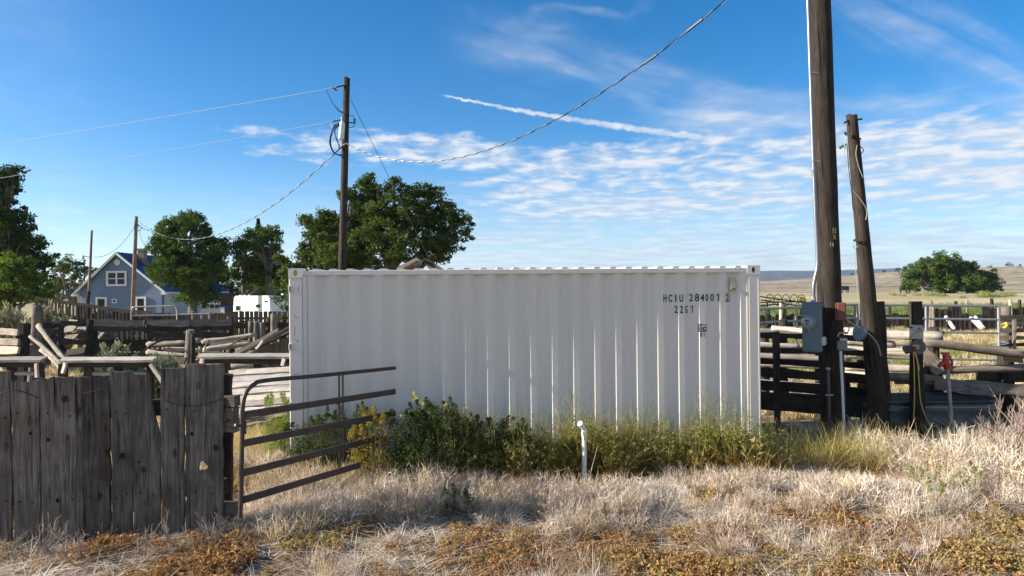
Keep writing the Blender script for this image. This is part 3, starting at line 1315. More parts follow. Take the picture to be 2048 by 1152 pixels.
def up_log(name, px, ytop, d, r0, mat, parent, lean=0.0, taper=.85, py_base=None):
    b_ = W(px, 650, d)
    t = W(px + lean, ytop, d)
    return log(name, (b_.x, d, -.2), t, r0, r0 * taper, mat, parent, bow=.02)


def manger(label, d, xa, xb, y, ends, braces, low=None, loose=()):
    a, b_ = W(xa, y, d), W(xb, y - 1, d)
    th = thing('feed_manger', label, 'manger', (a.x, d, 0), group='low timber feed mangers')
    board('cap_board', a + Vector((0, .04, 0)), b_ + Vector((0, .04, 0)), .20, .045, M_silver, th, (0, -.25, 1), seg=6, rough=.01)
    board('fascia', a - Vector((-.03, .0, .085)), b_ - Vector((.03, .0, .085)), .11, .04, M_dark, th, (0, -1, 0))
    for px_, w_ in ends:
        t = W(px_, y + 6, d + .1)
        board('leg', (t.x, d + .1, -.1), t, w_, .09, M_dark, th, (0, -1, 0), seg=4)
    for (p, q, mt_) in braces:
        board('brace', W(p[0], p[1], d - .08), W(q[0], q[1], d - .08), .075, .04, mt_, th, (-.45, -1, .2), seg=3, rough=.006)
    if low:
        a, b_ = W(low[0], low[2], d + .1), W(low[1], low[2], d + .1)
        board('low_rail', a, b_, .06, .05, M_silver, th, (0, -.3, 1))
    return th


manger('grey timber feed manger at the frame edge behind the plank fence', 12.6, -60, 86, 720, ((24, .12), (80, .12)), (((73, 725), (74, 756), M_pale),), (10, 72, 747))
manger('grey timber feed manger with a leaning pale brace behind the plank fence', 12.6, 120, 308, 720, ((126, .12), (238, .12), (178, .16), (301, .1)), (((132, 724), (125, 748), M_pale), ((300, 727), (331, 772), M_pale)), (178, 296, 747))
manger('grey timber feed manger running to the container corner', 12.4, 393, 600, 713, ((399, .14), (516, .13), (452, .14), (590, .13)), (((405, 717), (403, 728), M_pale), ((569, 716), (565, 733), M_pale)))

# stock fence with three sunlit rails at the left edge
sf = thing('rail_fence', 'short fence with three sunlit pale rails at the left edge', 'fence', (X(41, 15), 15, 0))
for y in (664, 684, 701):
    a, b_ = W(-120, y - 5, 16.2), W(38, y, 14.6)
    board('rail', a, b_, .155, .05, M_pale, sf, (-.5, -1, .2), seg=6, rough=.02)
a = W(41, 645, 15)
board('post', (a.x, 15.05, -.1), (a.x, 15.05, a.z), .16, .14, M_dark, sf, (0, -1, 0))
a = W(47, 646, 15.1)
board('post', (a.x, 15.2, -.1), (a.x, 15.2, a.z), .08, .1, M_dark, sf, (0, -1, 0))
# tall weathered post with poles leaned on it
tp = thing('gate_post', 'tall leaning grey post with white poles propped on it', 'post', (X(66, 14.9), 14.9, 0))
log('post_shaft', W(62, 810, 14.9), W(75, 612, 14.9), .125, .10, M_grey, tp, seg=9, bow=.04)
for k, (p, q, r_, d0, d1, lab) in enumerate((((76, 651), (143, 735), .050, 14.75, 13.6, 'thickest of the three white poles propped on the tall grey post'),
                                             ((60, 673), (128, 733), .043, 14.65, 13.5, 'knobbly white pole propped below the thickest one'),
                                             ((82, 700), (130, 750), .042, 14.2, 13.4, 'lowest of the three white poles propped on the tall grey post'))):
    o = log('leaning_pole', W(*p, d0), W(*q, d1), r_, r_ * .85, M_pale, None, seg=9, bow=.06, jit=.14)
    tag(o, lab, 'pole', 'poles propped on the tall grey post')

# main dark corral fence across the back of the pen
cf = thing('corral_fence', 'long dark corral fence of uneven rails across the pen', 'fence', (X(200, 17), 17, 0))
posts = [(122, 646, 16.8, .09), (182, 640, 16.9, .12), (190, 646, 17.2, .08), (291, 640, 17.4, .10), (297, 650, 17.2, .07), (378, 641, 17.5, .12), (462, 633, 17.8, .10), (536, 637, 17.9, .09), (566, 640, 18.0, .09)]
for px_, y, d, r_ in posts:
    up_log('post', px_, y, d, r_, M_dark, cf, lean=rng.uniform(-2, 2))
rails = [(45, 655, 120, 650), (45, 668, 120, 664), (45, 682, 120, 677), (120, 648, 184, 647), (120, 683, 184, 684), (120, 702, 184, 703), (120, 715, 184, 716),
         (184, 646, 282, 646), (184, 657, 292, 659), (184, 684, 292, 684), (184, 698, 292, 697), (184, 711, 292, 711), (46, 700, 120, 696),
         (292, 645, 378, 646), (292, 659, 378, 659), (292, 672, 378, 672), (292, 688, 378, 690), (292, 704, 378, 707),
         (378, 646, 462, 645), (378, 657, 462, 657), (378, 671, 462, 670), (378, 686, 462, 686), (462, 652, 585, 649), (462, 674, 520, 674), (462, 690, 520, 690)]
for k, (xa, ya, xb, yb_) in enumerate(rails):
    dd = lambda p: 16.6 + (p - 45) / 530 * 1.4
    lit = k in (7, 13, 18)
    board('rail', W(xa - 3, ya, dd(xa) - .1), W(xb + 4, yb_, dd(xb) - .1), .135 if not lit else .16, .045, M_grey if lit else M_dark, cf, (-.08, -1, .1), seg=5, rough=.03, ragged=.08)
# collapsed boards lying beyond the fence
for k, (p, q, lab) in enumerate((((128, 660), (152, 657), 'short brown board end up in the scrap heap beyond the dark fence'), ((130, 672), (155, 673), 'flat brown board in the middle of the scrap heap'), ((158, 651), (205, 671), 'upper slanting board of the scrap heap'),
                                 ((160, 668), (190, 681), 'lower slanting board of the scrap heap'), ((190, 664), (232, 684), 'long slanting board to the right of the scrap heap'), ((188, 672), (214, 684), 'short slanting board under the long one in the scrap heap'))):
    o = board('scrap_board', W(*p, 20.2), W(*q, 19.2), .24, .04, M_grey, None, (-.3, -.8, .6), seg=4, rough=.02)
    tag(o, lab, 'board', 'scrap boards beyond the dark corral fence')

# pile of old poles and the split post in front of it
sp_ = thing('split_post', 'split weathered post standing in front of the pole pile', 'post', (X(379, 15.2), 15.2, 0))
log('post_shaft', W(372, 790, 15.2), W(381, 660, 15.2), .10, .085, M_grey, sp_, seg=8, bow=.03)
log('post_split', W(383, 790, 15.1), W(386, 667, 15.1), .06, .05, M_dark, sp_, seg=8, bow=.03)
for p, q, r_, d0, d1, lab in (((296, 690), (402, 680), .072, 16.0, 15.9, 'white pole lying level at the left of the pole pile'),
                              ((404, 683), (511, 669), .062, 15.9, 16.0, 'white pole rising to the right at the top of the pole pile'),
                              ((408, 701), (505, 688), .075, 15.8, 15.9, 'gnarled pole in the middle of the pole pile'),
                              ((293, 703), (377, 711), .062, 15.6, 15.5, 'white split pole at the foot of the pole pile'),
                              ((330, 700), (400, 702), .055, 16.1, 16.1, 'half hidden pole behind the split post'),
                              ((455, 735), (507, 729), .085, 14.4, 14.4, 'short pale log under the manger cap near the container')):
    o = log('pole_log', W(*p, d0), W(*q, d1), r_, r_ * .8, M_pale, None, seg=9, bow=.05, jit=.14)
    tag(o, lab, 'log', 'old poles in the pile')
for p, q, lab in (((496, 672), (430, 708), 'thin bent stick slanting over the pole pile'), ((418, 680), (408, 708), 'short thin stick standing in the pole pile')):
    o = log('thin_stick', W(*p, 15.6), W(*q, 15.3), .022, .016, M_grey, None, seg=6, n=6, bow=.06)
    tag(o, lab, 'stick')
# loading chute running up behind the container
ch = thing('loading_chute', 'dark boarded loading chute with sloping pale side boards beside the container', 'chute', (X(540, 14.9), 14.9, 0))
for (p, q, w_, mt_) in (((468, 711), (556, 661), .09, M_grey), ((474, 714), (590, 648), .07, M_dark), ((482, 713), (592, 653), .10, M_grey), ((500, 700), (592, 659), .05, M_dark)):
    board('side_board', W(*p, 14.6), W(*q, 15.0), w_, .05, mt_, ch, (-.3, -1, .5), seg=6)
for k in range(8):
    px_ = 514 + k * 10.5
    t = W(px_, 700 - k * 4.4, 15.1)
    board('wall_board', (t.x, 15.1, .2), t, .115, .035, M_dark, ch, (0, -1, 0), seg=3)
board('strut', W(511, 699, 14.5), W(526, 681, 14.5), .05, .03, M_pale, ch, (-.3, -1, .3), seg=3)
for px_, y0, y1 in ((502, 642, 690), (511, 642, 690), (524, 645, 672), (546, 628, 665)):
    up_log('chute_post', px_, y0, 16.4, .085, M_grey, ch, lean=rng.uniform(-3, 3))

# sunlit panel of boards lying aslant next to the container
pn = thing('fallen_fence', 'fallen panel of pale sunlit boards lying aslant beside the container', 'panel', (X(510, 10.9), 10.9, 0))
for k in range(7):
    t0, t1 = k / 7, (k + 1) / 7
    def edge(t, left):
        yl = (742 + 92 * t) if left else (733 + 88 * t)
        d = 11.9 - 1.35 * t
        return W(446 if left else 600, yl, d)
    a = (edge(t0, True) + edge(t1, True)) / 2
    b_ = (edge(t0, False) + edge(t1, False)) / 2
    w_ = (edge(t1, True) - edge(t0, True)).length
    a = a + Vector((rng.uniform(-.06, .1), 0, 0))
    nrm = (b_ - a).cross(edge(0, True) - edge(1, True)).normalized()
    board('board', a, b_, w_ * rng.uniform(.68, .8), .05, M_silver, pn, nrm if nrm.z > 0 else -nrm, seg=7, nw=2, rough=.012, ragged=.08, bow=rng.uniform(-.01, .02))
for (p, q) in (((450, 846), (575, 829)), ((452, 858), (545, 838)), ((452, 838), (520, 830))):
    board('loose_board', W(*p, 10.4), W(*q, 10.2), .05, .03, M_grey, pn, (-.2, -1, .6), seg=5)
c0 = (edge(0, True) + edge(1, True)) / 2 - Vector((0, -.05, .08))
c1 = (edge(0, False) + edge(1, False)) / 2 - Vector((0, -.05, .08))
for k in range(3):
    q = c0.lerp(c1, .1 + .4 * k)
    lo, hi = (edge(1, True) - edge(0, True)) * .5, (edge(0, True) - edge(1, True)) * .5
    board('bearer', q + lo, q + hi, .10, .06, M_dark, pn, (-.25, -.55, .8))
board('gap_shade_sheet', c0 - Vector((0, -.03, .04)), c1 - Vector((0, -.03, .04)), (edge(1, True) - edge(0, True)).length * .96, .02, M_dark, pn, (-.25, -.55, .8), seg=3)  # dark sheet added underneath so the gaps between boards look shaded

# black hose arched over the pile
hs_ = MB().tube(bez([W(271, 742, 14.2), W(280, 716, 14.4), (W(300, 692, 14.8)), W(330, 680, 15.2), W(362, 679, 15.4), W(392, 688, 15.5)], 8), .020, 8).obj('hose', M_black, None, smooth=True)
tag(hs_, 'black hose arching over the old poles', 'hose')

# palisade of old boards and the open pickets before the trailer
pal = thing('board_palisade', 'dark palisade of old boards behind the pipe gates', 'fence', (X(300, 31), 31, 0))
x = 176.0
while x < 466:
    w_ = rng.uniform(6.5, 10.5)
    yt = 624.5 + (x - 176) / 290 * 2 + rng.uniform(-2.5, 2.5)
    t = W(x + w_ / 2, yt, 31)
    board('picket', (t.x, 31, -.1), t, w_ * 31 / FPX * .97, .035, M_dark, pal, (rng.uniform(-.1, .05), -1, 0), seg=2, rough=.01, ragged=.05)
    x += w_
for z in (.4, 1.15):
    a, b_ = W(174, 640, 31.1), W(468, 640, 31.1)
    board('rail', (a.x, 31.1, z), (b_.x, 31.1, z), .1, .05, M_dark, pal)
pk = thing('picket_fence', 'dark picket fence with open gaps in front of the white trailer', 'fence', (X(510, 33), 33, 0))
for k, (xa, xb) in enumerate(((456, 465), (466, 476.5), (478.5, 488), (490, 498.5), (500, 506.5), (508, 516), (518, 525), (527, 535), (536.5, 544), (546, 553), (555, 563), (565, 574), (576, 586))):
    t = W((xa + xb) / 2, 622.5 + rng.uniform(-.8, .8), 33)
    board('picket', (t.x, 33, -.1), t, (xb - xa) * 33 / FPX, .03, M_dark, pk, (0, -1, 0), seg=2, rough=.004)
for y in (637, 651):
    a, b_ = W(455, y, 33.1), W(590, y - 1, 33.1)
    board('rail', a, b_, .12, .05, M_dark, pk)
# raised walkway with slatted sides leading up to the house
rw = thing('cattle_ramp', 'dark raised cattle ramp with slatted sides sloping down from the trees', 'ramp', (X(170, 29), 29, 0))
pts = [(70, 597), (110, 602), (150, 609), (200, 616), (245, 623), (300, 627)]
lows = [(70, 622), (110, 628), (150, 636), (180, 641), (245, 646), (300, 648)]
for off in (0, 2.6):
    for i in range(len(pts) - 1):
        board('top_rail', W(pts[i][0], pts[i][1] + off - 2, 29 - off * .15), W(pts[i + 1][0] + 2, pts[i + 1][1] + off - 2, 29 - off * .15), .085, .07, M_dark, rw, (0, -1, .3), seg=3)
for i in range(len(lows) - 1):
    board('low_rail', W(*lows[i], 29), W(lows[i + 1][0] + 2, lows[i + 1][1], 29), .15, .06, M_dark, rw, seg=3)
for k in range(25):
    px_ = 90 + k * 7.1
    f_ = lambda P, x: np.interp(x, [p[0] for p in P], [p[1] for p in P])
    board('slat', W(px_, f_(lows, px_), 28.95), W(px_, f_(pts, px_), 28.95), .085, .03, M_dark, rw, seg=2)
for px_ in (92, 160, 178, 232, 262):
    t = W(px_, float(np.interp(px_, [p[0] for p in pts], [p[1] for p in pts])) - 2, 29.1)
    board('post', (t.x, 29.1, -.1), t, .14, .12, M_dark, rw, seg=3)
for px_, yt, yb_, d, lab in ((18, 634, 660, 21, 'short grey stake among the sagebrush at the left edge'), (37, 612, 660, 21.5, 'slim grey stake beside the sagebrush at the left edge'), (84, 622, 670, 22, 'grey stake among the sagebrush behind the tall post'), (97, 625, 670, 22, 'dark stake beside the sloping cattle ramp')):
    b_ = W(px_, 640, d)
    t = W(px_, yt, d)
    o = log('stake', (b_.x, d, -.2), t, .075, .06, M_grey, None, seg=5)
    tag(o, lab, 'stake', 'stakes among the sagebrush')

# slatted pen fence glimpsed through the rails
slf = thing('slat_fence', 'dark slatted pen fence seen through the corral rails', 'fence', (X(320, 24), 24, 0))
x = 192.0
while x < 470:
    w_ = rng.uniform(4, 8)
    t = W(x + w_ / 2, 649 + rng.uniform(-3, 4), 24)
    board('slat', (t.x, 24, -.1), t, w_ * 24 / FPX, .03, M_dark, slf, (rng.uniform(-.15, .1), -1, 0), seg=2, rough=.01, ragged=.06)
    x += w_ + rng.uniform(2, 6)
for y in (653, 676):
    board('rail', W(188, y, 24.1), W(475, y - 1, 24.1), .12, .05, M_dark, slf, seg=5)
for k, (p, q, d0, lab) in enumerate((((46, 690), (108, 712), 15.6, 'dark plank fallen behind the propped white poles'), ((132, 706), (172, 700), 16.0, 'dark plank lying behind the middle manger'), ((300, 716), (372, 722), 14.9, 'dark plank at the foot of the split post'), ((410, 709), (470, 716), 14.9, 'dark plank under the pole pile'), ((420, 690), (480, 676), 16.4, 'dark plank leaning behind the pole pile'))):
    o = board('fallen_plank', W(*p, d0), W(*q, d0 - .3), .16, .04, M_dark, None, (-.1, -1, .4), seg=4, rough=.02)
    tag(o, lab, 'plank', 'dark planks lying about the pen')

# pipe gates
pg = thing('pipe_gate', 'rusty pipe gate with rounded corners in front of the blue house', 'gate', (X(309, 28), 28, 0))
m = MB()
a = W(263, 640, 28)
b_ = W(355, 640, 28)
m.tube([(a.x, 28, -.1), W(263, 630, 28)] + bez([W(263, 626, 28), W(265, 617, 28), W(271, 614, 28), W(310, 613, 28), W(346, 612, 28), W(352, 615, 28), W(354, 622, 28)], 4) + [(b_.x, 28, -.1)], .035, 7)
m.obj('outer_tube', M_galv, pg, smooth=True)
for y in (630.5, 652, 672):
    MB().tube([W(263, y + .6, 28), W(355, y - .4, 28)], .028, 6).obj('gate_bar', M_galv, pg)
pg2 = thing('pipe_fence', 'low galvanised pipe panel joined to the rusty gate', 'panel', (X(390, 28), 28, 0))
MB().tube([W(356, 628.5, 28), W(420, 627, 28)], .035, 7).obj('panel_bar', M_galv, pg2)
MB().tube([W(356, 648, 28), W(420, 647, 28)], .03, 7).obj('panel_bar', M_galv, pg2)
for px_, yt in ((385, 621), (403, 627), (418, 627)):
    t = W(px_, yt, 28)
    MB().tube([(t.x, 28, -.1), t], .035, 7).obj('upright', M_galv, pg2)

# ------------------------------------------------------------------ blue house
def siding(name, color, pitch=.13):
    mt, nt, N, L, b = nodemat(name)
    tc = N.new('ShaderNodeTexCoord')
    wv = N.new('ShaderNodeTexWave')
    wv.bands_direction = 'Z'
    wv.wave_profile = 'SAW'
    wv.inputs['Scale'].default_value = .314 / pitch
    L.new(tc.outputs['Object'], wv.inputs['Vector'])
    rp = ramp(N, [(0, tuple(c * .72 for c in color)), (.14, color), (1, color)])
    L.new(wv.outputs['Fac'], rp.inputs[0])
    v = ramp(N, [(.3, (.85, .85, .85)), (.7, (1.05, 1.05, 1.05))])
    L.new(tnoise(N, L, tc.outputs['Object'], 1.5, 5, .6), v.inputs[0])
    L.new(mixc(N, L, 1.0, rp.outputs[0], v.outputs[0], 'MULTIPLY'), b.inputs['Base Color'])
    b.inputs['Roughness'].default_value = .6
    bump(N, L, b, wv.outputs['Fac'], .5, .02)
    return mt


M_siding = siding('blue_siding', (.115, .178, .285))
M_cream = siding('cream_siding', (.62, .60, .54))
M_trim = plain('white_trim', (.62, .61, .60), .55, 0, .05)
M_roof = plain('blue_metal_roof', (.010, .034, .135), .38, .25, .12, 1.0)
M_brick = plain('chimney_brick', (.23, .165, .12), .95, 0, .4, 3.5, bumps=.5, bscale=9)
HD = 58.0
el_, er_, rg = W(146, 587, HD), W(331, 583.5, HD), W(232.5, 504, HD)
hx0, hx1, hxr = el_.x, er_.x, rg.x
ze0, ze1, zr = el_.z, er_.z, rg.z
house = thing('blue_house', 'blue sided gable house with a blue metal roof', 'house', (hxr, HD, 0))
HB = HD + 13
ins = .5
sl0, sl1 = (zr - ze0) / (hxr - hx0), (zr - ze1) / (hx1 - hxr)
wall_poly = [(hx0 + ins, -.2), (hx1 - ins, -.2), (hx1 - ins, ze1 + sl1 * ins - .12), (hxr, zr - .14), (hx0 + ins, ze0 + sl0 * ins - .12)]
wall = MB().prism(wall_poly, HD + .35, HB - .3).obj('wall', M_siding, house)
roofo = None
for (xa, za, xb, zb) in ((hx0, ze0, hxr, zr), (hx1, ze1, hxr, zr)):
    m = MB()
    m.v = [(xa, HD, za), (xb, HD, zb), (xb, HB, zb), (xa, HB, za), (xa, HD, za - .10), (xb, HD, zb - .10), (xb, HB, zb - .10), (xa, HB, za - .10)]
    m.f = [(0, 1, 2, 3), (4, 7, 6, 5), (0, 4, 5, 1), (3, 2, 6, 7), (0, 3, 7, 4), (1, 5, 6, 2)]
    r_ = m.obj('roof', M_roof, house)
    if xa == hx1:
        roofo = r_
        n_r = 22
        for k in range(n_r):
            y = HD + .3 + k * (HB - HD - .6) / (n_r - 1)
            MB().tube([(xa, y, za + .02), (xb, y, zb + .02)], .022, 4).obj('roof_seam', M_roof, r_)
    m = MB()
    d = Vector((xb - xa, 0, zb - za)).normalized()
    MB().tube([(xa, HD - .02, za - .10), (xb, HD - .02, zb - .10)], .11, 4).obj('rake_trim', M_trim, house)
MB().box(((hx0 + .12), HD + .1, ze0 - .14), (.5, .3, .2)).obj('eave_return', M_trim, house)
MB().box(((hx1 - .12), HD + .1, ze1 - .14), (.5, .3, .2)).obj('eave_return', M_trim, house)
MB().box((hx1 - .05, (HD + HB) / 2, ze1 - .10), (.12, HB - HD, .16)).obj('eave_trim', M_trim, house)
# side wall under the eave is cream
MB().box((hx1 - ins + .012, (HD + HB) / 2 + .2, (ze1) / 2), (.02, HB - HD - 1.1, ze1)).obj('side_wall', M_cream, house)


def house_window(xa, ya, xb, yb_, split, parent, d=HD + .35):
    a, b_ = W(xa, ya, d), W(xb, yb_, d)
    cx, cz, w_, h_ = (a.x + b_.x) / 2, (a.z + b_.z) / 2, b_.x - a.x, a.z - b_.z
    m = MB()
    t = .16
    for (x, z, ww, hh) in ((cx, a.z - t / 2, w_, t), (cx, b_.z + t / 2, w_, t), (a.x + t / 2, cz, t, h_ - 2 * t), (b_.x - t / 2, cz, t, h_ - 2 * t)):
        m.box((x, d - .04, z), (ww, .10, hh))
    win = m.obj('window', M_trim, parent)
    cols = split
    iw = (w_ - 2 * t) / cols
    for c in range(cols):
        x0 = a.x + t + c * iw
        if c:
            MB().box((x0, d - .03, cz), (.13, .07, h_ - 2 * t)).obj('mullion', M_trim, win)
        for rr in (0, 1):
            z0 = b_.z + t + rr * (h_ - 2 * t) / 2
            MB().box((x0 + iw / 2, d - .004, z0 + (h_ - 2 * t) / 4), (iw - .08, .02, (h_ - 2 * t) / 2 - .06)).obj('pane', M_glass, win)
        MB().box((x0 + iw / 2, d - .02, cz), (iw, .05, .07)).obj('meeting_rail', M_trim, win)
    return win


house_window(213, 542, 254, 572, 2, house)
house_window(192, 594, 214.5, 632, 1, house)
house_window(271, 593.5, 293, 632, 1, house)
c = W(233.8, 524.5, HD + .33)
m = MB()
k = 20
m.v = [(c.x + math.cos(6.283 * i / k) * .25, c.y, c.z + math.sin(6.283 * i / k) * .25) for i in range(k)] + [(c.x + math.cos(6.283 * i / k) * .25, c.y + .08, c.z + math.sin(6.283 * i / k) * .25) for i in range(k)]
m.f = [tuple(range(k))] + [(i, k + i, k + (i + 1) % k, (i + 1) % k) for i in range(k)]
m.obj('gable_vent', M_trim, house)
a = W(229, 602, HD + .31)
mv = MB().box((a.x, HD + .31, a.z), (.4, .1, .36)).obj('wall_vent', M_trim, house)
MB().box((a.x, HD + .25, a.z), (.2, .04, .18)).obj('vent_flap', M_dark_hole, mv)
# chimney on the right-hand slope
cd = HD + 2.4
ct, cb = W(284.5, 500, cd), W(284.5, 545, cd)
chm = MB().box((ct.x, cd, (ct.z + cb.z) / 2), (.55, .55, ct.z - cb.z)).obj('chimney', M_brick, roofo)
MB().box((ct.x, cd, ct.z + .02), (.68, .68, .2)).obj('chimney_cap', M_brick, house)
# rear wing seen past the left eave, with the stove pipe
wx0, wx1 = W(139, 600, 66).x, W(200, 600, 66).x
wz = W(139, 589, 66).z
MB().box(((wx0 + wx1) / 2, 68, wz / 2), (wx1 - wx0, 4, wz)).obj('wing_wall', M_cream, house)
m = MB()
wt = W(150, 565, 67).z
m.v = [(wx0 - .3, 65.6, wz), (wx1, 65.6, wz), (wx1, 68.5, wt), (wx0 + .4, 68.5, wt), (wx0 - .3, 65.6, wz - .12), (wx1, 65.6, wz - .12), (wx1, 68.5, wt - .12), (wx0 + .4, 68.5, wt - .12)]
m.f = [(0, 1, 2, 3), (4, 7, 6, 5), (0, 4, 5, 1), (3, 2, 6, 7), (0, 3, 7, 4), (1, 5, 6, 2)]
m.obj('wing_roof', M_roof, house)
for xa, xb in ((142, 146), (148, 152)):
    a, b_ = W(xa, 593, 65.9), W(xb, 606, 65.9)
    MB().box(((a.x + b_.x) / 2, 65.96, (a.z + b_.z) / 2), (b_.x - a.x, .06, a.z - b_.z)).obj('wing_window', M_glass, house)
a, b_ = W(168.5, 521, 66.5), W(168.5, 570, 66.5)
MB().tube([b_, a], .075, 8).obj('stove_pipe', M_galv, house)
MB().tube([a + Vector((0, 0, -.02)), a + Vector((0, 0, .1))], .12, 8).obj('pipe_cowl', M_galv, house)

# ------------------------------------------------------------------ travel trailer, shed, parked camper
M_white = plain('white_trailer_skin', (.80, .80, .78), .45, 0, .04)
M_trgrey = plain('grey_trailer_side', (.52, .52, .50), .5, 0, .06)
TD = 45.0
ta, tb = W(466, 600, TD), W(542, 600, TD)
rzT = R(-28)
trl = thing('travel_trailer', 'white travel trailer parked behind the picket fence', 'trailer', (ta.x, TD, 0), rzT)
tw, tl_, tz0, tz1 = 3.4, 5.6, .45, W(500, 591.5, TD).z
m = MB()
prof = [(.20, tz0), (0.0, tz0 + .5), (.10, tz1 - .12), (.25, tz1), (tw - .2, tz1), (tw - .06, tz1 - .14), (tw + .02, tz0 + .5), (tw - .1, tz0)]
m.prism(prof, 0, tl_)
body = m.obj('body', M_white, trl, local=True)


def tbox(name, x, z, w_, h_, mat, par, y=-.015, t=.03):
    return MB().box((x, y, z), (w_, t, h_)).obj(name, mat, par, M=wm(trl))


for (xa, xb, ya, yb_) in ((470, 482, 610, 622), (512, 523, 608, 615), (530, 537, 600.5, 604.5)):
    fa = lambda p: (p - 466) / (542 - 466) * tw
    za, zb = W(500, ya, TD).z, W(500, yb_, TD).z
    w_ = tbox('window', (fa(xa) + fa(xb)) / 2, (za + zb) / 2, fa(xb) - fa(xa), za - zb, M_trim, trl)
    tbox('pane', (fa(xa) + fa(xb)) / 2 + .05, (za + zb) / 2, (fa(xb) - fa(xa)) * .72, (za - zb) * .75, M_glass, w_, y=-.032, t=.01)
tbox('marker_lamp', .30, tz1 - .33, .2, .06, M_dark_hole, trl)
tbox('step_light', 1.27, W(500, 606, TD).z, .18, .07, M_trgrey, trl)
MB().box((tw * .72, 2.0, tz1 + .05), (.55, .55, .12)).obj('roof_vent', M_white, trl, local=True, bevel=.03)
for k in range(3):
    MB().box((.35 + k * .42, .3, tz1 + .03), (.10, .1, .06)).obj('clearance_lamp', M_white, trl, local=True)
for y in (2.4, 3.2):
    for x in (.16, tw - .16):
        MB().tube([(x - .1, y, .33), (x + .1, y, .33)], .33, 14).obj('wheel', M_black, trl, local=True)
tbox('tow_hitch', tw / 2, tz0 + .05, .2, .12, M_black, trl, y=-.4, t=.8)

sh = thing('small_shed', 'small dark shed with a blue metal roof left of the trailer', 'shed', (X(450, 47), 47, 0))
a, b_ = W(437, 612, 47), W(466, 612, 47)
MB().box(((a.x + b_.x) / 2 + .05, 47.8, 1.2), (b_.x - a.x - .1, 1.5, 2.3)).obj('wall', M_dark, sh)
rt, rb = W(440, 604, 47.9), W(437, 612.5, 47)
m = MB()
m.v = [(a.x - .05, 46.9, rb.z), (b_.x + .1, 46.9, rb.z), (b_.x + .1, 48.1, rt.z + .05), (a.x + .12, 48.1, rt.z + .05), (a.x - .05, 46.9, rb.z - .06), (b_.x + .1, 46.9, rb.z - .06), (b_.x + .1, 48.1, rt.z - .01), (a.x + .12, 48.1, rt.z - .01)]
m.f = [(0, 1, 2, 3), (4, 7, 6, 5), (0, 4, 5, 1), (3, 2, 6, 7), (0, 3, 7, 4), (1, 5, 6, 2)]
rf = m.obj('roof', plain('shed_roof_blue', (.02, .07, .26), .4, .2, .1), sh)
for k in range(7):
    x = a.x + (k + .5) * (b_.x - a.x) / 7
    MB().tube([(x, 46.9, rb.z + .015), (x + .06, 48.1, rt.z + .065)], .02, 4).obj('roof_seam', M_roof, rf)
tb2 = W(444, 619, 46.9)
MB().box((tb2.x, 46.98, tb2.z - .2), (.26, .05, .7)).obj('door', M_trgrey, sh)

cp = thing('parked_camper', 'pale camper parked in the shade of the tree beside the house', 'camper', (X(420, 60), 60, 0))
a, b_ = W(400, 607, 60), W(441, 625, 60)
m = MB().box(((a.x + b_.x) / 2, 61, (a.z + .5) / 2), (b_.x - a.x, 2, a.z - .5)).obj('body', M_trgrey, cp, bevel=.06)
MB().box(((a.x + b_.x) / 2, 61, a.z - .02), (b_.x - a.x + .1, 2.1, .10)).obj('roof_edge', M_white, cp)
for px_ in (408, 424, 434):
    p = W(px_, 613, 59.98)
    MB().box((p.x, 59.985, p.z), (.34, .04, .3)).obj('window', M_glass, cp)
for px_ in (409, 432):
    p = W(px_, 640, 60)
    MB().tube([(p.x, 59.95, .3), (p.x, 60.2, .3)], .3, 12).obj('wheel', M_black, cp)

# collapsed sheet-metal roof showing above the container
M_sheet = plain('roof_sheet', (.45, .47, .50), .35, .6, .12, 4)
sr = thing('collapsed_roof', 'collapsed shed roof with bent metal sheets behind the container', 'roof', (X(840, 19), 19, 0))
board('rafter', W(795, 540, 18.6), W(836, 519, 18.8), .11, .09, M_grey, sr, (-.3, -1, .5))
board('rafter', W(815, 541, 18.8), W(850, 528, 19.0), .10, .09, M_dark, sr, (-.3, -1, .5))
board('rafter', W(812, 541, 19.2), W(845, 522, 19.4), .10, .06, M_dark, sr, (-.3, -1, .5))
for (pl) in (((842, 528), (847, 516), (868, 525), (890, 540), (878, 545), (850, 530)), ((848, 527), (845, 520), (862, 527), (880, 541), (868, 546))):
    m = MB()
    n = len(pl)
    d0 = 18.7 if len(pl) == 6 else 19.0
    m.v = [tuple(W(px_, py_, d0 + .25 * i)) for i, (px_, py_) in enumerate(pl)] + [tuple(W(px_, py_, d0 + .25 * i) - Vector((0, -.01, .012))) for i, (px_, py_) in enumerate(pl)]
    m.f = [tuple(range(n)), tuple(reversed(range(n, 2 * n)))] + [(i, n + i, n + (i + 1) % n, (i + 1) % n) for i in range(n)]
    m.obj('metal_sheet', M_sheet, sr)
for px_ in (800, 880):
    p = W(px_, 560, 19.2)
    up_log('prop_post', px_, 541, 19.2, .09, M_dark, sr)

# ------------------------------------------------------------------ poles and lines
def pole(name, label, px_t, y_t, px_b, d, r0, r1, mat, y_b=700, group=None, d_top=None):
    b_ = W(px_b, y_b, d)
    t = W(px_t, y_t, d_top or d)
    # carry the axis down to the ground
    s = (b_.z + .4) / (t.z - b_.z)
    base = b_ - (t - b_) * s
    th = thing(name, label, 'pole', (base.x, base.y, 0), group=group)
    log('shaft', base, t, r0, r1, mat, th, seg=22, n=14, bow=.01, jit=.025)
    return th, base, t


lp, lpb, lpt = pole('utility_pole', 'brown utility pole with a transformer standing behind the container', 693.8, 156, 685, 23.0, .155, .105, M_pole, 538, d_top=23)
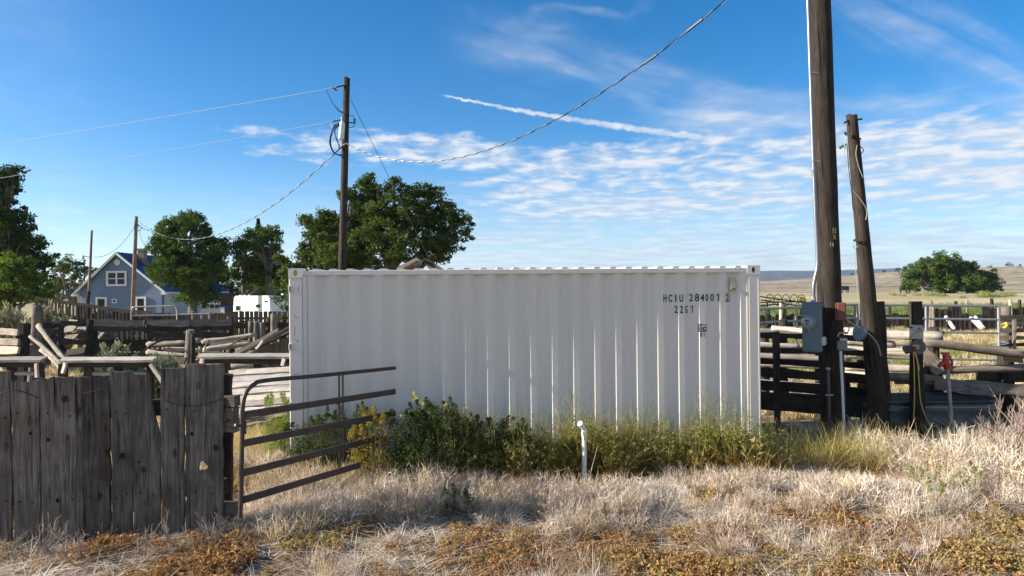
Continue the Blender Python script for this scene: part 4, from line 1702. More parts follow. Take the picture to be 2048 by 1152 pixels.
# transformer can, bushings, arrester and cut-out
M_can = plain('transformer_grey', (.62, .64, .66), .4, 0, .05)
c0, c1 = W(682.5, 278, 22.75), W(684.5, 243, 22.75)
tr_ = MB().tube([c0, c0 + Vector((0, 0, .02)), c1 - Vector((0, 0, .08)), c1], [.085, .095, .095, .05], 16).obj('transformer', M_can, lp, smooth=True)
MB().tube([c1 - Vector((.02, 0, .02)), c1 + Vector((-.02, 0, .14))], [.035, .02], 8).obj('bushing', M_trim, tr_)
MB().tube([W(675, 250, 22.7), W(681, 251, 22.75)], .05, 8).obj('terminal', M_black, tr_)


def insulator(pa, pb, r_, n_, name, par):
    m = MB()
    pa, pb = Vector(pa), Vector(pb)
    pts_, rs = [], []
    for i in range(n_ * 3 + 1):
        pts_.append(pa.lerp(pb, i / (n_ * 3)))
        rs.append(r_ if i % 3 == 1 else r_ * .35)
    return m.tube(pts_, rs, 8).obj(name, M_black, par, smooth=True)


insulator(W(687, 170.5, 22.9), W(672, 174, 22.8), .055, 5, 'dead_end_insulator', lp)
MB().tube([W(671, 174, 22.8), W(650, 178.5, 22.75)], .018, 6).obj('dead_end_clamp', M_wire, lp)
MB().tube([W(666, 175, 22.8), W(673, 181, 22.8)], .03, 6).obj('line_clamp', M_black, lp)
insulator(W(686, 238, 22.8), W(665, 242.5, 22.7), .05, 4, 'dead_end_insulator', lp)
MB().tube([W(664, 243, 22.7), W(650, 245.5, 22.7)], .018, 6).obj('dead_end_clamp', M_wire, lp)
insulator(W(709, 237, 22.9), W(709, 248, 22.9), .06, 3, 'arrester', lp)
MB().tube([W(697, 245, 22.9), W(709, 246, 22.9)], .02, 6).obj('arrester_bracket', M_black, lp)
MB().tube(bez([W(709, 248, 22.9), W(706, 254, 22.9), W(697, 255, 22.9)], 5), .014, 5).obj('jumper', M_black, lp)
MB().tube(bez([W(709, 237, 22.9), W(705, 231, 22.9), W(698, 232, 22.9)], 5), .01, 5).obj('jumper', M_black, lp)
m = MB()
h0, h1 = W(653, 178, 22.75), W(687, 225, 22.8)
hp = []
for i in range(120):
    t = i / 119
    p = h0.lerp(h1, t) - Vector((0, 0, .18 * 4 * t * (1 - t)))
    hp.append(p + Vector((math.cos(t * 90), 0, math.sin(t * 90))) * .022)
m.tube(hp, .009, 4).obj('spiral_jumper', M_black, lp)
for k, (pp) in enumerate(([(683, 248), (674, 248), (664, 262), (659, 285), (666, 304), (676, 310), (686, 311)], [(683, 247), (670, 250), (662, 268), (661, 290), (670, 306), (687, 314)], [(680, 250), (671, 254), (662, 275), (663, 294), (672, 308), (687, 309)],
                          [(676, 252), (670, 262), (673, 280), (680, 292), (679, 296)], [(674, 252), (669, 265), (676, 284), (678, 298)])):
    MB().tube(bez([W(*p, 22.75) for p in pp], 6), .014, 5).obj('secondary_lead', M_black, lp)
MB().tube(bez([W(655, 243, 22.7), W(661, 247, 22.7), W(666, 255, 22.7)], 4), .02, 5).obj('ground_lead', M_wire, lp)
MB().tube(bez([W(686, 290, 22.83), W(692, 287, 22.8), W(699, 290, 22.85)], 5), .02, 6).obj('service_bracket', M_trim, lp)


def strand(name, label, pts, r_, mat, cat='wire', group=None):
    o = MB().tube(pts, r_, 5).obj(name, mat, None, smooth=True)
    return tag(o, label, cat, group)


strand('power_line', 'upper bright power line running out at the left', sagline(W(651, 178.5, 22.75), W(-900, 420, 30), .15, 40), .007, M_wire, group='power lines to the left')
strand('power_line', 'lower bright power line running out at the left', sagline(W(651, 245.5, 22.7), W(-900, 495, 30), .12, 40), .007, M_wire, group='power lines to the left')
ga = W(702, 200, 22.95)
gb = W(860, 521, 24.0)
gdir = gb - ga
gpt = ga + gdir * ((ga.z - .0) / (ga.z - gb.z))
strand('guy_wire', 'straight guy wire bracing the utility pole', [ga, gpt], .010, plain('guy_steel', (.10, .11, .10), .5, .4, .1), 'wire')


def twisted(label, pts, r_, off, pitch, name='service_cable', group=None):
    """Service drop: a bare messenger with an insulated lead wound round it."""
    pts = [Vector(p) for p in pts]
    ln_ = sum((pts[i + 1] - pts[i]).length for i in range(len(pts) - 1))
    n = max(40, int(ln_ / pitch * 7))
    cum = [0]
    for i in range(len(pts) - 1):
        cum.append(cum[-1] + (pts[i + 1] - pts[i]).length)
    def at(s):
        for i in range(len(pts) - 1):
            if s <= cum[i + 1] or i == len(pts) - 2:
                return pts[i].lerp(pts[i + 1], (s - cum[i]) / max(1e-6, cum[i + 1] - cum[i]))
    th = thing(name, label, 'cable', pts[0], group=group)
    t_dir = (pts[-1] - pts[0]).normalized()
    a1 = t_dir.cross(Vector((0, 0, 1))).normalized()
    a2 = a1.cross(t_dir)
    for nm, mt_, ph in (('bare_messenger', M_wire, 0), ('insulated_lead', M_black, math.pi * .75), ('insulated_lead', M_black, math.pi * 1.35)):
        hp = []
        for i in range(n + 1):
            s = ln_ * i / n
            a = 2 * math.pi * s / pitch + ph
            hp.append(at(s) + (a1 * math.cos(a) + a2 * math.sin(a)) * off)
        MB().tube(hp, r_ * (.75 if nm == 'bare_messenger' else 1.15), 4).obj(nm, mt_, th)
    return th


# ------------------------------------------------------------------ the tall pole at the right, with its electrics
bp, bpb, bpt = pole('utility_pole', 'thick weathered utility pole carrying the blue meter box', 1631.0, -330, 1668, 9.80, .175, .132, M_pole, 850)
cable_end = Vector((W(1640, 0, 9.8).x - .1, 9.68, 7.5))
tw1 = twisted('twisted black and white service cable sagging across the sky', sagline(W(698, 290, 22.85), cable_end, 1.7, 60), .006, .010, .55)
for (t0) in (.80, .86):
    p = sagline(W(698, 290, 22.85), cable_end, 1.7, 100)
    a, b_ = p[int(t0 * 100)], p[int(t0 * 100) + 2]
    MB().tube([a, b_], .026, 6).obj('splice_sleeve', M_black, tw1)
twisted('service cable drooping from the transformer pole to the house', sagline(W(670, 306, 22.8), W(274, 441, 43), 1.95, 50), .009, .011, .9)
MB().tube([W(670, 306, 22.8), W(686, 292, 22.9)], .02, 5).obj('service_tail', M_black, lp)

hpole, hb, ht = pole('utility_pole', 'slim tan utility pole in front of the blue house', 272.5, 433, 266, 43.0, .14, .10, M_pole_tan, 615)
for pp in ([(272, 440), (269, 452), (270, 462), (273, 465)], [(274, 447), (280, 452), (288, 458), (300, 462)], [(273, 462), (280, 461), (283, 455), (275, 450)]):
    MB().tube(bez([W(*p, 42.9) for p in pp], 5), .02, 4).obj('wire_tail', M_black, hpole)
strand('house_drop', 'thin wire drooping from the tan pole to the slim post', sagline(W(270, 452, 42.9), W(187, 514, 40), .55, 20), .012, M_black)
strand('house_drop', 'thin wire from the tan pole down to the house chimney side', sagline(W(275, 449, 42.9), W(296, 503, 58), .3, 16), .012, M_black)
tpole, tb_, tt_ = pole('slim_post', 'slim spliced tan post with a yard lamp arm beside the house', 183.5, 461, 177, 40.0, .085, .06, M_pole_tan, 600)
log('splice_post', (tb_.x - .02, 39.85, -.2), W(177.5, 583, 39.85), .115, .10, M_dark, tpole, seg=6)
MB().tube(bez([W(181, 516, 40), W(176, 513.5, 39.9), W(168, 512.5, 39.8)], 5), .02, 5).obj('lamp_arm', M_galv, tpole)
a = W(165.5, 517, 39.8)
MB().tube([a + Vector((0, 0, -.03)), a + Vector((0, 0, .05)), a + Vector((0, 0, .17)), a + Vector((0, 0, .24))], [.11, .09, .05, .02], 10).obj('yard_lamp', M_can, tpole, smooth=True)

BACK = .55


def WR(px, py, d):
    return W(px, py, d + BACK)


def XR(px, d):
    return X(px, d + BACK)


# riser conduit
rc = thing('riser_conduit', 'grey steel conduit running up the thick pole to the sky', 'conduit', (XR(1628, 9.0), 9.05, 1.9))
MB().tube([WR(1599.5, -330, 9.05), WR(1616, 0, 9.02), WR(1626, 300, 9.0)] + bez([WR(1631, 430, 8.98), WR(1635, 510, 8.98), WR(1634.5, 535, 8.98), WR(1630, 556, 8.98), WR(1627, 575, 8.98), WR(1627, 600, 8.98)], 6), .026, 10).obj('conduit_tube', M_conduit, rc, smooth=True)
for px_, py_ in ((1623.5, 146), (1628.5, 323), (1636, 538)):
    MB().box(WR(px_ + 3, py_, 9.0), (.11, .05, .022)).obj('conduit_strap', M_galv, rc)
MB().tube([WR(1626.6, 340, 9.0), WR(1627.4, 352, 9.0)], .032, 10).obj('coupling', M_conduit, rc)
MB().tube([WR(1627, 593, 8.98), WR(1627, 606, 8.98)], .033, 10).obj('hub', M_galv, rc)

# blue-grey meter box turned a little to the left
M_box = plain('blue_grey_enamel', (.085, .135, .165), .42, 0, .10, 7, dirt=(.10, .14, .17))
M_edge = plain('worn_light_edge', (.36, .35, .32), .5, .2, .1)
mbx = thing('meter_box', 'blue-grey electric meter box on the thick pole', 'meter box', WR(1641, 705, 8.86), R(-33))
bh = WR(1641, 605, 8.86).z - WR(1641, 706, 8.86).z
bw, bd = .235, .215
MB().box((-bw / 2, bd / 2, bh / 2), (bw, bd, bh)).obj('enclosure', M_box, mbx, local=True, bevel=.008)
MB().box((-.003, bd / 2, bh / 2), (.014, bd * .98, bh * .985)).obj('side_cover', M_box, mbx, local=True, bevel=.003)
MB().box((.006, .010, bh * .44), (.006, .007, bh * .80)).obj('cover_edge', M_edge, mbx, local=True)
MB().box((-bw / 2, -.008, bh / 2), (bw * .90, .014, bh * .94)).obj('front_cover', M_box, mbx, local=True, bevel=.004)
mz = bh * .60
mt_o = MB().tube([(-bw * .62, 0, mz), (-bw * .62, -.035, mz)], .098, 24).obj('meter_ring', M_galv, mbx, local=True, smooth=True)
M_meter = plain('meter_glass', (.22, .24, .27), .12, 0, .1, spec=.7)
MB().tube([(-bw * .62, -.035, mz), (-bw * .62, -.10, mz), (-bw * .62, -.128, mz), (-bw * .62, -.135, mz)], [.082, .080, .070, .03], 24).obj('meter_dome', M_meter, mt_o, M=wm(mbx), smooth=True)
MB().box((-bw * .62, -.137, mz + .022), (.05, .005, .022)).obj('meter_dial', M_black, mt_o, M=wm(mbx))
MB().box((-bw * .62, -.137, mz - .022), (.03, .005, .018)).obj('meter_dial', M_black, mt_o, M=wm(mbx))
MB().tube([(-bw * .62, -.03, mz - .1), (-bw * .60, -.04, mz - .15)], .012, 6).obj('seal_tab', M_galv, mt_o, M=wm(mbx))
ot = MB().box((.030, .10, bh * .22), (.05, .075, .115)).obj('outlet_box', M_trim, mbx, local=True, bevel=.005)
MB().box((.057, .10, bh * .22), (.006, .062, .10)).obj('outlet_plate', M_dark, ot, M=wm(mbx))
for dz in (-.022, .022):
    MB().tube([(.058, .10, bh * .22 + dz), (.064, .10, bh * .22 + dz)], .017, 10).obj('socket', M_trim, ot, M=wm(mbx))

# red-brown junction box and the switch below it
M_red = plain('red_brown_enamel', (.115, .035, .022), .5, 0, .15, 8)
jb = thing('junction_box', 'red-brown junction box on the thick pole', 'junction box', WR(1676, 642, 8.93), R(-20))
jh = WR(1680, 605, 8.93).z - WR(1680, 642, 8.93).z
MB().box((.045, .05, jh / 2), (.125, .10, jh)).obj('enclosure', M_red, jb, local=True, bevel=.02)
MB().box((-.024, .05, jh / 2), (.016, .09, jh * .9)).obj('cover', M_red, jb, local=True, bevel=.005)
for dz in (.3, .7):
    MB().box((-.03, .04, jh * dz), (.014, .03, .02)).obj('catch', M_black, jb, local=True)
sw = thing('fused_switch', 'small grey lever switch with a white conduit below it', 'switch', WR(1680, 702, 8.95), R(-12))
sh_ = WR(1680, 664, 8.95).z - WR(1680, 702, 8.95).z
MB().box((.035, .05, sh_ * .28), (.13, .10, sh_ * .5)).obj('housing', plain('tarnished_box', (.14, .15, .15), .5, .3, .3, 12, dirt=(.3, .28, .24)), sw, local=True, bevel=.01)
MB().box((.035, .06, sh_ * .68), (.10, .08, sh_ * .28)).obj('fuse_block', M_black, sw, local=True, bevel=.01)
MB().box((.05, .01, sh_ * .60), (.09, .02, .035)).obj('terminal_plate', M_edge, sw, local=True)
MB().tube([(-.03, -.01, sh_ * .75), (-.01, -.01, sh_ * .95), (.085, -.01, sh_ * .98), (.10, -.01, sh_ * .90)], .011, 6).obj('lever', M_galv, sw, local=True)
MB().tube(bez([WR(1692, 640, 8.9), WR(1698, 650, 8.9), WR(1697, 662, 8.9), WR(1690, 668, 8.9)], 6), .008, 5).obj('flex_lead', M_black, sw)
p0 = WR(1690, 870, 8.95)
MB().tube([WR(1681, 702, 8.93), WR(1684.5, 770, 8.93), (p0.x, 8.95 + BACK, -.05)], .019, 8).obj('white_conduit', plain('pvc_grey_white', (.52, .54, .56), .5, 0, .05), sw, smooth=True)
dp = thing('black_standpipe', 'dark pipe strapped to the foot of the thick pole', 'pipe', (XR(1658, 9.02), 9.02, 0))
p0 = WR(1660, 870, 9.02)
MB().tube([WR(1656, 737, 9.02), (p0.x, 9.02 + BACK, -.05)], .026, 8).obj('pipe_tube', plain('dark_pipe', (.05, .05, .055), .45, .3, .2), dp, smooth=True)
MB().tube([WR(1656, 735, 9.02), WR(1656, 739, 9.02)], .034, 8).obj('pipe_cap', M_galv, dp)
MB().box(WR(1658.5, 790, 9.0), (.10, .03, .018)).obj('pipe_strap', M_galv, dp)
# number plates nailed to the pole
M_tag = plain('black_tag', (.02, .02, .02), .5)
M_tagy = plain('yellow_tag_digit', (.62, .36, .03), .5)
M_tagw = plain('aluminium_digit', (.6, .6, .58), .35, .6)


def tag_text(txt, px, py, h_px, w_px, mat, d, par, back=None):
    cu = bpy.data.curves.new('numeral', 'FONT')
    cu.body = txt
    cu.offset = .02
    tmp = bpy.data.objects.new('text_source', cu)
    COL.objects.link(tmp)
    me = bpy.data.meshes.new_from_object(tmp.evaluated_get(bpy.context.evaluated_depsgraph_get()))
    bpy.data.objects.remove(tmp)
    xs = [q.co.x for q in me.vertices]
    ys = [q.co.y for q in me.vertices]
    c = WR(px, py, d)
    s = d / FPX
    for q in me.vertices:
        q.co = ((q.co.x - (max(xs) + min(xs)) / 2) * w_px * s / (max(xs) - min(xs)), 0, (q.co.y - (max(ys) + min(ys)) / 2) * h_px * s / (max(ys) - min(ys)))
    me.materials.clear()
    me.materials.append(mat)
    M = Matrix.Translation(c) @ Matrix.Rotation(R(28), 4, 'Z')
    if back:
        pl = MB().box((0, .004, 0), (back[0] * s, .004, back[1] * s)).obj('number_plate', M_tag, par, M=M)
        par = pl
    return link('numeral', me, par, M)


tag_text('12', 1669.5, 461, 10, 9, M_tagy, 9.075, bp, (12, 13))
tag_text('K', 1670, 474, 9, 6, M_tagy, 9.075, bp, (9, 12))
tag_text('1', 1661, 489, 8, 3, M_tagw, 9.065, bp)
tag_text('0', 1666, 489, 8, 5, M_tagw, 9.068, bp)

# ------------------------------------------------------------------ leaning pole
l2, l2b, l2t = pole('leaning_pole', 'shorter leaning pole with loose wires beside the thick pole', 1703, 230, 1757, 9.75 + BACK, .145, .078, M_pole, 850)
for (p, q) in (((1688, 246), (1699, 240)), ((1711, 240), (1724, 238))):
    MB().tube([WR(*p, 9.7), WR(*q, 9.72)], .014, 6).obj('step_bolt', M_black, l2)
insulator(WR(1690, 264, 9.65), WR(1693, 271, 9.65), .03, 2, 'knob_insulator', l2)
insulator(WR(1720, 276, 9.7), WR(1716, 284, 9.7), .032, 2, 'knob_insulator', l2)
insulator(WR(1679, 296, 9.6), WR(1692, 288, 9.62), .026, 3, 'knob_insulator', l2)
for pp, r_, mt_ in (([(1688, 291), (1691, 330), (1700, 370), (1722, 400), (1733, 420), (1732, 440)], .005, M_edge), ([(1694, 288), (1698, 340), (1703, 380), (1706, 420)], .006, M_black),
                    ([(1714, 290), (1712, 310), (1718, 335), (1726, 355)], .005, M_edge), ([(1718, 290), (1727, 300), (1722, 308)], .007, M_black), ([(1712, 484), (1711, 520), (1713, 560), (1717, 605), (1720, 640)], .005, M_edge), ([(1692, 280), (1689, 290), (1693, 300)], .008, M_wire)):
    MB().tube(bez([WR(*p, 9.58) for p in pp], 6), r_, 5).obj('loose_wire', mt_, l2)
MB().tube([WR(1710 + 14 * math.cos(a) + 13 - 1, 481 + 3 * math.sin(a), 9.74 - .12 * math.sin(a)) for a in [6.283 * i / 14 for i in range(14)]], .012, 5, closed=True).obj('wire_band', M_black, l2)
MB().tube(bez([WR(1711, 482, 9.6), WR(1706, 490, 9.58), WR(1709, 497, 9.6), WR(1716, 492, 9.6)], 4), .006, 4).obj('wire_end', M_wire, l2)
a = WR(1757, 760, 9.8)
board('splice_board', WR(1776, 870, 9.85), WR(1756, 601, 9.85), .13, .09, M_dark, l2, (0, -1, 0), seg=7, rough=.02)
# cable from the red box over to the leaning pole
strand('stray_cable', 'grey cable drooping from the red box past the leaning pole', bez([WR(1693, 640, 8.92), WR(1712, 652, 9.0), WR(1738, 668, 9.3), WR(1755, 688, 9.5), WR(1762, 712, 9.55)], 6), .009, M_edge)
rf_ = thing('old_reflector', 'blue-grey round metal lamp reflector hung between the poles', 'reflector', WR(1720, 666, 9.4))
c = WR(1722, 666, 9.45)
ax = Vector((-.95, -.22, .1)).normalized()
MB().tube([c + ax * .05, c + ax * .045, c - ax * .02, c - ax * .07], [.115, .118, .10, .04], 18).obj('reflector_bowl', plain('dull_blue_steel', (.20, .24, .31), .35, .4, .15), rf_, smooth=True)
MB().tube([WR(1727, 684, 9.5), WR(1728, 668, 9.55), WR(1738, 660, 9.7)], .012, 5).obj('reflector_bracket', M_black, rf_)

# ------------------------------------------------------------------ right-hand corral
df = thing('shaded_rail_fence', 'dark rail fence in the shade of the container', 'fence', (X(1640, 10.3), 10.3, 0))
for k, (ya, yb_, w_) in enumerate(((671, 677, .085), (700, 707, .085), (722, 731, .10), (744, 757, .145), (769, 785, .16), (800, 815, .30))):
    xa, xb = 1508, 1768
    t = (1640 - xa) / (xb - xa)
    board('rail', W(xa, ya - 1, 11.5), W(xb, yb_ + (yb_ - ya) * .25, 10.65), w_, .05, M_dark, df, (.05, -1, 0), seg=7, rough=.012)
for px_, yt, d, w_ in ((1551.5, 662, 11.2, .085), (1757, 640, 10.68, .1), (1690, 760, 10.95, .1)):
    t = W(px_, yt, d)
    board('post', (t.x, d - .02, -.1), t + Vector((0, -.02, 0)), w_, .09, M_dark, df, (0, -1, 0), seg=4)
# pale log fence beyond the shade
lf = thing('log_fence', 'stacked pale log fence behind the shaded rails', 'fence', (X(1700, 12.8), 12.8, 0))
for (p, q, r_, d0, d1) in (((1543, 656), (1640, 668), .055, 12.9, 12.3), ((1505, 662), (1660, 672), .065, 13.4, 13.2), ((1505, 687), (1600, 692), .07, 13.4, 13.2), ((1505, 712), (1700, 722), .075, 13.3, 12.9), ((1505, 728), (1640, 733), .06, 13.2, 12.9), ((1505, 744), (1700, 752), .075, 13.3, 12.9),
                           ((1505, 764), (1700, 775), .075, 13.2, 12.8), ((1690, 664), (1888, 671), .10, 12.9, 12.0), ((1690, 680), (1790, 690), .10, 12.9, 12.6), ((1690, 700), (1838, 704), .10, 12.7, 12.2), ((1690, 732), (1872, 736), .085, 12.6, 12.0), ((1690, 748), (1780, 752), .07, 12.6, 12.3)):
    log('rail_log', W(*p, d0), W(*q, d1), r_ * .85, r_ * .75, M_pale if r_ > .08 else M_silver, lf, seg=9, bow=.03, jit=.12, endmat=M_end)
for px_, yt, d in ((1530, 650, 13.5), (1566, 640, 13.6), (1640, 650, 13.3), (1722, 655, 13.1), (1868, 655, 12.4)):
    up_log('post', px_, yt, d, .10, M_dark, lf)
log('prop_log', W(1838, 700, 12.0), W(1880, 735, 11.6), .10, .07, M_pale, lf, bow=.05)

# tank fence: heavy logs beside the hydrant
tf = thing('tank_fence', 'heavy split log fence behind the water trough', 'fence', (XR(1920, 10.4), 10.4, 0))
for (p, q, r_, d0, d1) in (((1843, 684), (2120, 718), .072, 10.5, 10.1), ((1868, 742), (2120, 734), .066, 10.6, 10.3), ((1768, 753), (1880, 758), .075, 10.6, 10.6), ((1790, 762), (1870, 766), .05, 10.7, 10.6)):
    log('rail_log', WR(*p, d0), WR(*q, d1), r_, r_ * .95, M_grey, tf, seg=10, bow=.03, jit=.13, endmat=M_end)
board('slab_rail', WR(1868, 771, 10.5), WR(2120, 787, 10.3), .20, .06, M_grey, tf, (-.25, -1, .35), seg=10, nw=2, rough=.03, bow=.06)
for px_, yt, d, r_ in ((1860, 690, 10.75, .10), (1873, 735, 10.7, .10), (2012, 706, 10.7, .13)):
    up_log('post', px_, yt, d + BACK, r_, M_dark, tf)
board('brace_board', WR(2003, 715, 10.55), WR(2046, 717, 10.5), .14, .05, M_dark, tf, (0, -1, 0), seg=3, rough=.01)
board('dark_board', WR(1952, 750, 10.75), WR(2110, 750, 10.7), .22, .06, M_dark, tf, (0, -1, 0), seg=4)
board('twisted_slab', WR(1846, 702, 10.6), WR(1882, 745, 10.5), .16, .06, M_grey, tf, (-.4, -1, .3), seg=5, rough=.03)

# post with tin plates and rope
rp_ = thing('hydrant_post', 'weathered post with square tin plates and yellow rope', 'post', (XR(1832, 9.6), 9.6, 0))
b_ = WR(1833, 640, 9.6)
log('post_shaft', (b_.x - .02, 9.6 + BACK, -.2), WR(1830, 604, 9.6), .105, .082, M_dark, rp_, seg=10, n=8, jit=.1)
M_tin = plain('weathered_tin', (.34, .35, .34), .55, .3, .2, 9, dirt=(.20, .17, .14))
c = WR(1833, 664, 9.46)
MB().box(c, (.205, .006, .205), Matrix.Rotation(R(3), 3, 'Y')).obj('tin_plate', M_tin, rp_)
c = WR(1837, 694, 9.47)
m = MB()
k = 8
m.v = [(c.x + math.cos(6.283 * (i + .5) / k) * .115, c.y, c.z + math.sin(6.283 * (i + .5) / k) * .115) for i in range(k)] + [(c.x + math.cos(6.283 * (i + .5) / k) * .115, c.y + .02, c.z + math.sin(6.283 * (i + .5) / k) * .115) for i in range(k)]
m.f = [tuple(range(k)), tuple(reversed(range(k, 2 * k)))] + [(i, k + i, k + (i + 1) % k, (i + 1) % k) for i in range(k)]
m.obj('dark_plate', plain('dark_tin', (.09, .09, .09), .6, .2, .2), rp_)
for r_, px_, py_ in ((.015, 1823, 655), (.012, 1838, 657)):
    c = WR(px_, py_, 9.452)
    MB().tube([c, c + Vector((0, -.006, 0))], r_, 10).obj('nail_head', M_dark, rp_)
log('cross_stub', WR(1813, 699, 9.40), WR(1825, 698, 9.55), .062, .062, M_dark, rp_, seg=3, endmat=M_end)
M_rope = plain('yellow_rope', (.46, .33, .09), .8, 0, .15, 20)
rope = thing('yellow_rope', 'yellow rope hanging in loops from the plated post', 'rope', WR(1830, 690, 9.45))
for pp in ([(1845, 660), (1826, 672), (1819, 690), (1832, 692), (1838, 690)], [(1820, 690), (1826, 700), (1828, 730), (1829, 790), (1827, 845)], [(1822, 690), (1834, 720), (1838, 760), (1841, 800), (1850, 830), (1862, 850), (1876, 852)],
           [(1820, 692), (1830, 697), (1838, 693)], [(1820, 695), (1830, 690), (1838, 697), (1826, 696)], [(1824, 694), (1833, 712), (1839, 740)]):
    MB().tube(bez([WR(*p, 9.44) for p in pp], 6), .0085, 5).obj('rope_strand', M_rope, rope)

# water trough
TY = 9.75 + BACK
M_trough = plain('galvanised_trough', (.085, .095, .095), .5, .4, .25, 3, dirt=(.10, .085, .065))
M_rim = plain('trough_rim', (.045, .048, .058), .4, .4, .2)
wt_ = thing('water_trough', 'long dull galvanised water trough in the shade', 'trough', (XR(1880, 9.75), 9.75, 0))
xa, xb = XR(1752, 9.75), XR(2018, 9.75)
zt = WR(1880, 803, 9.75).z
m = MB()
outl = []
rr = .42
for (cx, a0, a1) in ((xb - rr, -90, 90), (xa + rr, 90, 270)):
    for i in range(13):
        a = R(a0 + (a1 - a0) * i / 12)
        outl.append((cx + rr * math.cos(a), TY + rr + rr * math.sin(a)))
n = len(outl)
zs = [(-.05, .02), (.18, .0), (.22, -.012), (.26, 0), (zt * .72, 0), (zt * .75, -.012), (zt * .80, 0), (zt, 0), (zt, .04), (.12, .05)]
cx_, cy_ = (xa + xb) / 2, TY + rr
for z, inset in zs:
    for (x, y) in outl:
        dx, dy = (cx_ - x), (cy_ - y)
        l_ = math.hypot(dx, dy)
        m.v.append((x + dx / l_ * inset, y + dy / l_ * inset, z))
for k in range(len(zs) - 1):
    for i in range(n):
        j = (i + 1) % n
        m.f.append((k * n + i, k * n + j, (k + 1) * n + j, (k + 1) * n + i))
m.f.append(tuple((len(zs) - 1) * n + i for i in range(n)))
m.obj('tank', M_trough, wt_, smooth=True)
MB().tube([(x, y, zt - .02) for (x, y) in outl], .032, 6, closed=True).obj('rim', M_rim, wt_, smooth=True)
MB().box(((xa + xb) / 2, TY - .02, zt - .085), (xb - xa - .7, .012, .012)).obj('seam', M_galv, wt_)

# frost-free hydrant
hy = thing('yard_hydrant', 'red hand-lever yard hydrant on a steel standpipe', 'hydrant', (XR(1906, 9.42), 9.42, 0))
M_hred = plain('hydrant_red', (.36, .035, .014), .5, 0, .2, 12)
b_ = WR(1906, 860, 9.42)
ptop = WR(1895, 733, 9.42)
MB().tube([(b_.x, 9.42 + BACK, -.05), ptop], .027, 10).obj('standpipe', M_galv, hy, smooth=True)
m = MB()
m.tube([WR(1895.5, 738, 9.42), WR(1893, 728, 9.42), WR(1890.5, 718, 9.42), WR(1890.5, 708, 9.42)], [.042, .05, .036, .034], 10)
m.box(WR(1890.5, 706.5, 9.42), (.10, .055, .03))
m.obj('head', M_hred, hy, smooth=True)
MB().tube(bez([WR(1891, 722, 9.4), WR(1883, 727, 9.38), WR(1878, 733, 9.36)], 4), [.03] * 8 + [.026], 8).obj('spout', M_hred, hy, smooth=True)
MB().tube(bez([WR(1893, 709, 9.42), WR(1900, 715, 9.42), WR(1904, 725, 9.42), WR(1902, 733, 9.42), WR(1896, 733, 9.42)], 4), .017, 6).obj('lever', M_hred, hy, smooth=True)
MB().tube([WR(1893, 716, 9.40), WR(1899, 721, 9.40)], .014, 6).obj('linkage', M_hred, hy)

# galvanised stock panels
def stock_panel(label, xa, xb, ya, yb_, d0, d1, bars, uprights):
    th = thing('stock_fence', label, 'panel', (X((xa + xb) / 2, (d0 + d1) / 2), (d0 + d1) / 2, 0), group='galvanised stock panels')
    for k in range(bars):
        z = 1.62 - k * .365
        pa, pb = W(xa, 600, d0), W(xb, 600, d1)
        za, zb = W(xa, ya, d0).z, W(xb, yb_, d1).z
        MB().tube([(pa.x, d0, za - k * .365), (pb.x, d1, zb - k * .365)], .030 if k else .034, 8).obj('bar', M_galv, th)
    for px_ in uprights:
        t = (px_ - xa) / (xb - xa)
        d = d0 + (d1 - d0) * t
        p = W(px_, ya + (yb_ - ya) * t, d)
        MB().tube([(p.x, d, .02), p], .034, 8).obj('upright', M_galv, th)


stock_panel('galvanised stock panel seen between the container and the thick pole', 1480, 1716, 620, 609, 18.2, 18.8, 5, (1481, 1592, 1715))
stock_panel('galvanised stock panel seen to the right of the plated post', 1722, 1998, 609.5, 612, 18.8, 18.4, 5, (1723, 1852, 1997))
# right-hand wooden pen
pen = thing('pen_fence', 'brown board pen fence at the right edge', 'fence', (X(2010, 19), 19, 0))
for px_, yt, r_ in ((2012, 613, .14), (2075, 612, .14)):
    up_log('post', px_, yt, 19.2, r_, M_grey, pen)
for y, mt_, w_ in ((636, M_dark, .16), (646, M_grey, .13), (661, M_grey, .12), (676, M_pole_tan, .11), (690, M_dark, .1)):
    board('rail', W(1999, y, 19.0), W(2120, y - 1, 18.8), w_, .05, mt_, pen, (-.2, -1, .2), seg=5)
board('stile', W(2029, 700, 18.9), W(2029, 638, 18.9), .08, .05, M_grey, pen, (-.2, -1, 0))
MB().tube(bez([W(1999, 650, 18.8), W(2008, 648, 18.8), W(2013, 646, 18.75), W(2013, 652, 18.75), W(2007, 656, 18.8)], 4), .028, 6).obj('yellow_tie', plain('bright_yellow_rope', (.55, .45, .04), .7), pen)
MB().tube(bez([W(1998, 690, 18.7), W(2008, 689, 18.7), W(2018, 686, 18.7)], 4), .012, 5).obj('blue_tie', plain('blue_cord', (.15, .35, .5), .7), pen)

